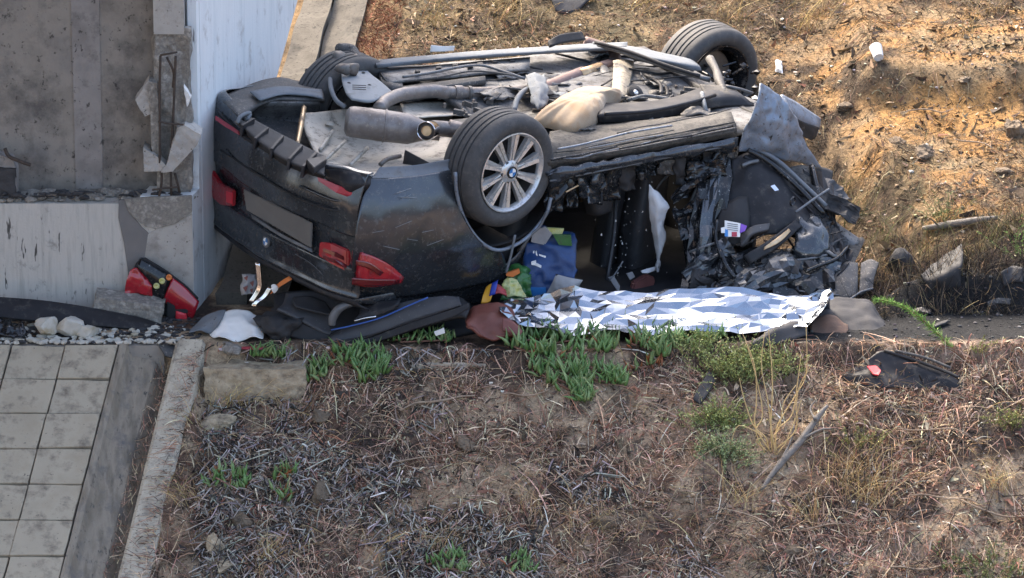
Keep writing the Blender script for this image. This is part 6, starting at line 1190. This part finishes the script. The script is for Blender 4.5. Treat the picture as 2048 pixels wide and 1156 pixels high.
TF = [(440, 800, 60, .13, .05, 'dry tuft in front of the left half of the concrete beam end', .2), (560, 795, 60, .12, .05, 'dry tuft in front of the right half of the concrete beam end', -.1), (1700, 965, 90, .26, .10, 'golden grass tuft right of the dead branch', 0), (1760, 985, 70, .22, .10, 'golden grass tuft below the yellow green shrub', .1), (1620, 1040, 30, .28, .05, 'thin golden tuft low beside the dead branch', -.2), (1480, 1010, 24, .30, .04, 'thin straw tuft left of the dead branch', -.1), (1180, 1060, 50, .20, .10, 'straw tuft low in the slope right of centre', .1), (880, 1100, 40, .22, .08, 'straw tuft above the pale ice plant at the bottom', .1), (1060, 1030, 26, .26, .05, 'sparse upright straws in the lower middle', 0), (760, 1110, 40, .18, .08, 'straw tuft at the bottom left of centre', .3),
      (540, 1120, 40, .18, .06, 'tan tuft near the bottom of the kerb', .2), (470, 810, 70, .16, .06, 'dry tuft below the concrete beam end', .3), (400, 860, 50, .15, .07, 'dry tuft leaning over the kerb', -.4), (380, 1000, 50, .15, .06, 'dry tuft beside the kerb lower down', -.4), (2000, 980, 60, .2, .035, 'golden tuft at the right edge low on the slope', 0), (1740, 1010, 45, .16, .04, 'pale tuft below the golden tufts', 0),
      (1610, 60, 60, .26, .06, 'pale straw tuft on the bank right of the far wheel', .2), (880, 50, 60, .22, .08, 'golden tuft on the bank above the white paper', 0), (1010, 30, 70, .2, .12, 'golden grass on the bank at the top middle', .3), (1290, 20, 60, .2, .1, 'golden grass on the bank above the far wheel', .2), (1900, 70, 40, .2, .08, 'straw tuft on the bank above the sand patch', .2), (1990, 30, 40, .22, .08, 'straw tuft at the top right corner', 0), (1460, 40, 50, .2, .08, 'golden tuft just above the far wheel', .2), (1640, 20, 60, .2, .12, 'golden tuft at the top right of centre', .5)]
for i, (x, y, n, h_, s_, lab, ln) in enumerate(TF): tuft(x, y, n, h_ * 1.1, s_, lab, GB if y > 700 else GOLD, seed=i, lean=ln)

GG = [(.16, .165, .075), (.23, .21, .095), (.30, .235, .11)]
for i, (x, y, n, h_, s_, lab) in enumerate([(1705, 440, 70, .26, .07, 'grey green grass tuft right behind the car nose'), (1762, 490, 60, .28, .07, 'grey green grass tuft above the dark rounded rock'), (1690, 385, 50, .22, .06, 'grey green tuft beside the torn wing flap'), (1850, 500, 60, .24, .08, 'dry green grass tuft below the left end of the log'), (1950, 505, 60, .22, .08, 'dry grass tuft below the right end of the log'), (1740, 555, 50, .24, .06, 'dark dry tuft between the nose and the rounded rock'), (2015, 470, 50, .24, .06, 'green grass tuft at the foot of the tall bright weed')]):
    tuft(x, y, n, h_, s_, lab, GG, seed=60 + i, lean=.1)

# ---- uncountable ground cover
RNG = np.random.default_rng(2024)
def scatter(n, x0, x1, y0, y1, dens):
    X_ = RNG.uniform(x0, x1, n); Y_ = RNG.uniform(y0, y1, n); k = RNG.random(n) < dens(X_, Y_)
    px = X_ - .2 * (Y_ + .45); k &= ~((px < -1.74) & (Y_ < -.4) & (RNG.random(n) > .0)); k &= ~((X_ < XC + .43 + EX * (Y_ - .14)) & (Y_ > -.45))
    X_, Y_ = X_[k], Y_[k]; return np.stack([X_, Y_, terr(X_, Y_)], 1)
def nrmT(P):
    e = .02; gxx = (terr(P[:, 0] + e, P[:, 1]) - terr(P[:, 0] - e, P[:, 1])) / (2 * e); gyy = (terr(P[:, 0], P[:, 1] + e) - terr(P[:, 0], P[:, 1] - e)) / (2 * e)
    return gxx, gyy
LIT = [(.40, .255, .18), (.55, .405, .285), (.14, .105, .085), (.70, .56, .39), (.36, .18, .12)]
# flat brown litter on the front slope
P = scatter(64000, -2.1, 3.4, -2.5, -.46, lambda x, y: .12 + .88 * sst(-.25, .25, fbm(x * 3.3, y * 3.3, seed=41) + .5 * fbm(x * 9, y * 9, seed=47)) * (1 - .78 * soil(x, y)))
n = len(P); th = RNG.uniform(0, 6.28, n); D = np.stack([np.cos(th), np.sin(th), 0 * th], 1)
o = ribbons('dry_litter', P, D, RNG.gamma(1.5, .042, n) + .015, .0025 + .0075 * RNG.random(n) ** 2, RNG.normal(0, .35, (n, 3)), 4, palette(n, LIT, [.30, .22, .20, .13, .15], .4), 'blade', follow=RNG.gamma(1.5, .008, n))
tag(o, 'brown dry grass and needle litter covering the front slope', 'ground cover', kind='stuff')
# upright fine dry grass on the front slope
P = scatter(26000, -2.1, 3.4, -2.5, -.5, lambda x, y: .08 + .92 * sst(-.05, .35, fbm(x * 2.6, y * 2.6, seed=42) + .15 * sst(.8, 2, x)))
n = len(P); D = np.stack([RNG.normal(0, .7, n), RNG.normal(-.25, .5, n), RNG.uniform(.5, 1., n)], 1); D /= np.linalg.norm(D, axis=1, keepdims=True)
sun_side = sst(.6, 2.2, P[:, 0])[:, None]; c1 = palette(n, LIT, [.36, .24, .2, .12, .08]); c2 = palette(n, [(.40, .29, .14), (.30, .21, .11), (.20, .13, .08)], [.35, .35, .3])
o = ribbons('dry_grass', P, D, RNG.gamma(3, .024, n) + .02, RNG.uniform(.0025, .005, n), np.stack([RNG.normal(0, .5, n), RNG.normal(0, .4, n), -RNG.uniform(0, .6, n)], 1), 5, np.where(RNG.random((n, 1)) < .25 + .3 * sun_side, c2, c1), 'blade')
tag(o, 'short dry grass standing on the front slope', 'ground cover', kind='stuff')
# grey dead ice-plant stems, in patches that hang down
def gm(x, y):
    q = fbm(x * 2.1, y * 2.4, seed=43) + .30 * sst(.9, -.2, x) * sst(-1.9, -.9, y) - .25 * sst(.2, 1.6, x); return sst(.06, .30, q)
P = scatter(22000, -1.75, 3.2, -2.4, -.46, gm)
n = len(P); D = np.stack([RNG.normal(0, .42, n), RNG.normal(-.85, .25, n), RNG.normal(.15, .3, n)], 1); D /= np.linalg.norm(D, axis=1, keepdims=True)
o = ribbons('dead_stems', P + A([0, 0, .012]), D, RNG.gamma(4, .010, n) + .02, RNG.uniform(.006, .0145, n), np.stack([RNG.normal(0, .65, n), RNG.normal(0, .45, n), -RNG.uniform(.15, 1.0, n)], 1), 4, palette(n, [(.38, .345, .31), (.24, .218, .20), (.52, .48, .42), (.055, .05, .047), (.30, .215, .16)], [.24, .22, .15, .29, .10], .2), 'blade', tube3=True, taper=.5)
tag(o, 'grey dead trailing stems matted over the front slope', 'ground cover', kind='stuff')
P = scatter(26000, -1.9, 3.4, -2.5, -.46, lambda x, y: .25 + .75 * sst(-.2, .3, fbm(x * 5, y * 5, seed=55)))
n = len(P); th = RNG.uniform(0, 6.28, n); D = np.stack([np.cos(th), np.sin(th), RNG.normal(0, .4, n)], 1); L_ = RNG.gamma(2.2, .008, n) + .006
o = ribbons('leaf_litter', P + A([0, 0, .006]), D, L_, L_ * RNG.uniform(.25, .7, n), RNG.normal(0, .3, (n, 3)), 2, palette(n, [(.10, .075, .06), (.30, .20, .14), (.46, .36, .26), (.055, .045, .04), (.26, .13, .09)], [.3, .24, .14, .2, .12], .35), 'blade', taper=.7)
tag(o, 'small broken leaf bits and bark crumbs on the front slope', 'ground cover', kind='stuff')
P = scatter(26000, -1.2, 3.6, .55, 5.3, lambda x, y: .35 + .65 * sst(-.2, .3, fbm(x * 5, y * 5, seed=56))); k = ~((P[:, 0] > -1.5) & (P[:, 0] < 1.1) & (P[:, 1] < 2.6)); P = P[k]
n = len(P); th = RNG.uniform(0, 6.28, n); D = np.stack([np.cos(th), np.sin(th), RNG.normal(0, .4, n)], 1); L_ = RNG.gamma(2.2, .008, n) + .006
o = ribbons('bank_crumbs', P + A([0, 0, .006]), D, L_, L_ * RNG.uniform(.25, .8, n), RNG.normal(0, .3, (n, 3)), 2, palette(n, [(.09, .065, .045), (.22, .155, .095), (.34, .27, .18), (.045, .036, .03), (.20, .10, .06)], [.3, .26, .14, .18, .12], .35), 'blade', taper=.7)
tag(o, 'small dark leaf bits and soil crumbs on the bank', 'ground cover', kind='stuff')
n = 3000; yy = RNG.uniform(2.4, 4.6, n); P = np.stack([XC + .118 * (yy - .14) + RNG.uniform(.50, .74, n), yy, 0 * yy], 1); P[:, 2] = terr(P[:, 0], P[:, 1]); D = np.stack([RNG.normal(0, .8, n), RNG.normal(0, .6, n), RNG.uniform(.1, .8, n)], 1); D /= np.linalg.norm(D, axis=1, keepdims=True)
tag(ribbons('red_litter', P, D, RNG.uniform(.02, .08, n), RNG.uniform(.003, .007, n), RNG.normal(0, .3, (n, 3)), 3, palette(n, [(.20, .085, .05), (.28, .13, .075), (.12, .06, .04)], [.4, .35, .25]), 'blade'), 'reddish dry litter on the bank beside the concrete strips', 'litter', kind='stuff')
P = scatter(6500, -1.9, 3.4, -2.5, -.5, lambda x, y: sst(.10, .4, fbm(x * 3.6, y * 3.6, seed=51) + .25 * fbm(x * 12, y * 12, seed=52)))
n = len(P); D = np.stack([RNG.normal(0, .8, n), RNG.normal(-.3, .6, n), RNG.uniform(.1, 1., n)], 1); D /= np.linalg.norm(D, axis=1, keepdims=True)
o = ribbons('dark_scrub', P, D, RNG.gamma(2.5, .026, n) + .02, RNG.uniform(.004, .009, n), RNG.normal(0, .45, (n, 3)), 4, palette(n, [(.055, .047, .042), (.11, .09, .078), (.20, .17, .15)], [.5, .3, .2], .35), 'blade', tube3=True, taper=.7)
tag(o, 'dark dead twigs tangled in clumps on the front slope', 'ground cover', kind='stuff')
n = 900; dd_ = RNG.uniform(0, 1.9, n); xx = -2.0 + RNG.normal(0, .05, n) + .02 * np.sin(dd_ * 5); P = np.stack([xx - SH * dd_, -.47 - dd_, -SL * dd_ - .125], 1); D = np.stack([RNG.normal(0, .6, n), RNG.normal(0, 1, n), .1 + 0 * dd_], 1); D[:, 2] += D[:, 1] * SL * .9; D /= np.linalg.norm(D, axis=1, keepdims=True)
tag(ribbons('channel_litter', P, D, RNG.uniform(.02, .10, n), RNG.uniform(.003, .006, n), RNG.normal(0, .15, (n, 3)), 3, palette(n, LIT, [.3, .2, .25, .1, .15]), 'blade'), 'dry litter caught in the drain channel', 'litter', kind='stuff')
n = 700; dd_ = RNG.uniform(.05, 1.9, n); P = np.stack([-1.76 - .05 * np.abs(RNG.normal(0, 1, n)) - SH * dd_ + .02, -.47 - dd_, -SL * dd_ + .006], 1); D = np.stack([-np.abs(RNG.normal(.6, .4, n)), RNG.normal(-.2, .5, n), RNG.uniform(-.1, .5, n)], 1); D /= np.linalg.norm(D, axis=1, keepdims=True)
tag(ribbons('kerb_litter', P, D, RNG.uniform(.03, .13, n), RNG.uniform(.003, .006, n), np.stack([RNG.normal(0, .2, n), RNG.normal(0, .2, n), -RNG.uniform(.1, .5, n)], 1), 4, palette(n, LIT, [.3, .22, .2, .13, .15]), 'blade'), 'dry grass leaning over the kerb', 'litter', kind='stuff')
# bank litter and dry grass
g2_ = G(1905, 232)
def bm(x, y): return bm0(x, y) * (1 - .85 * np.exp(-(((x - g2_[0]) / .5) ** 2 + ((y - g2_[1]) / .25) ** 2)))
def bm0(x, y):
    right = sst(1.5, 2.2, x) * sst(.9, .5, np.abs(y - 2.6)); return (.30 + .70 * sst(-.25, .2, fbm(x * 3, y * 3, seed=44))) * (1 - .70 * right * sst(-.25, .15, fbm(x * 3.3, y * 3.3, seed=45)))
P = scatter(80000, -1.9, 3.6, .50, 5.3, bm); k = ~((P[:, 0] > -1.5) & (P[:, 0] < 1.1) & (P[:, 1] < 2.6)); P = P[k]
n = len(P); th = RNG.uniform(0, 6.28, n); D = np.stack([np.cos(th), np.sin(th), 0 * th], 1)
BK = [(.24, .17, .105), (.16, .112, .072), (.07, .052, .04), (.36, .28, .175), (.20, .10, .056)]
o = ribbons('bank_litter', P, D, RNG.gamma(2.2, .026, n) + .015, RNG.uniform(.0022, .005, n), RNG.normal(0, .35, (n, 3)), 4, palette(n, BK, [.26, .24, .28, .1, .12], .35), 'blade', follow=RNG.gamma(1.5, .008, n))
tag(o, 'tan dry litter covering the bank behind the car', 'ground cover', kind='stuff')
P = scatter(26000, -1.9, 3.6, .55, 5.3, lambda x, y: bm(x, y) * (.25 + .75 * sst(.0, .4, fbm(x * 2, y * 2, seed=46) + .8 * sst(1.4, .7, y) + .35 * sst(3.4, 4.2, y)))); k = ~((P[:, 0] > -1.5) & (P[:, 0] < 1.1) & (P[:, 1] < 2.6)); P = P[k]
n = len(P); D = np.stack([RNG.normal(0, .4, n), RNG.normal(-.1, .35, n), RNG.uniform(.6, 1., n)], 1); D /= np.linalg.norm(D, axis=1, keepdims=True)
low = sst(1.5, .8, P[:, 1])
o = ribbons('bank_grass', P, D, RNG.gamma(3, .022, n) * (1 + .9 * low) + .02, RNG.uniform(.002, .0038, n), np.stack([RNG.normal(0, .4, n), RNG.normal(0, .3, n), -RNG.uniform(0, .5, n)], 1), 5, palette(n, [(.28, .20, .09), (.21, .155, .08), (.15, .135, .06)], [.45, .35, .2]), 'blade')
tag(o, 'standing dry grass on the bank behind the car', 'ground cover', kind='stuff')
P = scatter(9000, 1.98, 3.6, .08, .95, lambda x, y: .35 + .65 * sst(-.2, .3, fbm(x * 4, y * 4, seed=61)))
n = len(P); D = np.stack([RNG.normal(0, .45, n), RNG.normal(-.1, .35, n), RNG.uniform(.4, 1., n)], 1); D /= np.linalg.norm(D, axis=1, keepdims=True)
tag(ribbons('charred_grass', P, D, RNG.gamma(3, .022, n) + .02, RNG.uniform(.0025, .006, n), RNG.normal(0, .35, (n, 3)), 4, palette(n, [(.025, .022, .02), (.07, .055, .045), (.17, .125, .085), (.26, .19, .11)], [.42, .25, .2, .13], .35), 'blade'), 'blackened dry grass along the foot of the bank at the right', 'ground cover', kind='stuff')
# pebbles and crumbs on the bank and slope
def pebbles(name, n, x0, x1, y0, y1, dens, cols, pr, lab, smin=.004, smax=.016):
    P = scatter(n, x0, x1, y0, y1, dens); n = len(P); V0, F0 = rockg((0, 0, 0), (1, 1, 1), 3, sub=1); V0 = np.array(V0); F0 = np.array(F0); k = len(V0)
    s = smin + (smax - smin) * RNG.random(n) ** 3; a = RNG.uniform(0, 6.28, n); R_ = np.zeros((n, 3, 3)); R_[:, 0, 0] = np.cos(a); R_[:, 0, 1] = -np.sin(a); R_[:, 1, 0] = np.sin(a); R_[:, 1, 1] = np.cos(a); R_[:, 2, 2] = .7
    V = (np.einsum('nij,kj->nki', R_, V0 * A([1.3, .9, 1])) * s[:, None, None] + P[:, None] + A([0, 0, .3]) * s[:, None, None]).reshape(-1, 3)
    F = (F0[None] + (np.arange(n) * k)[:, None, None]).reshape(-1, 3)
    tag(mk(name, V, F, 'blade', smooth=False, tint=np.repeat(palette(n, cols, pr), k, 0)), lab, 'pebbles', kind='stuff')
pebbles('pebbles', 3600, -1.2, 3.6, .6, 5.3, lambda x, y: .8 + 0 * x, [(.34, .30, .235), (.23, .17, .11), (.12, .10, .075), (.48, .45, .41)], [.3, .35, .2, .15], 'pale pebbles and crumbs scattered on the bank')
pebbles('pebbles', 1500, -1.7, 3.3, -2.4, -.46, lambda x, y: .8 + 0 * x, [(.45, .40, .33), (.30, .23, .16), (.14, .11, .09), (.60, .58, .54)], [.3, .35, .25, .1], 'small pebbles scattered on the front slope')
# charred crumbs on the dark ledge
pebbles('char_crumbs', 900, 1.2, 3.4, -.46, .6, lambda x, y: .8 + 0 * x, [(.03, .03, .032), (.08, .08, .085), (.25, .24, .23)], [.6, .32, .08], 'black crumbs on the dark ledge right of the bundle', .003, .014)
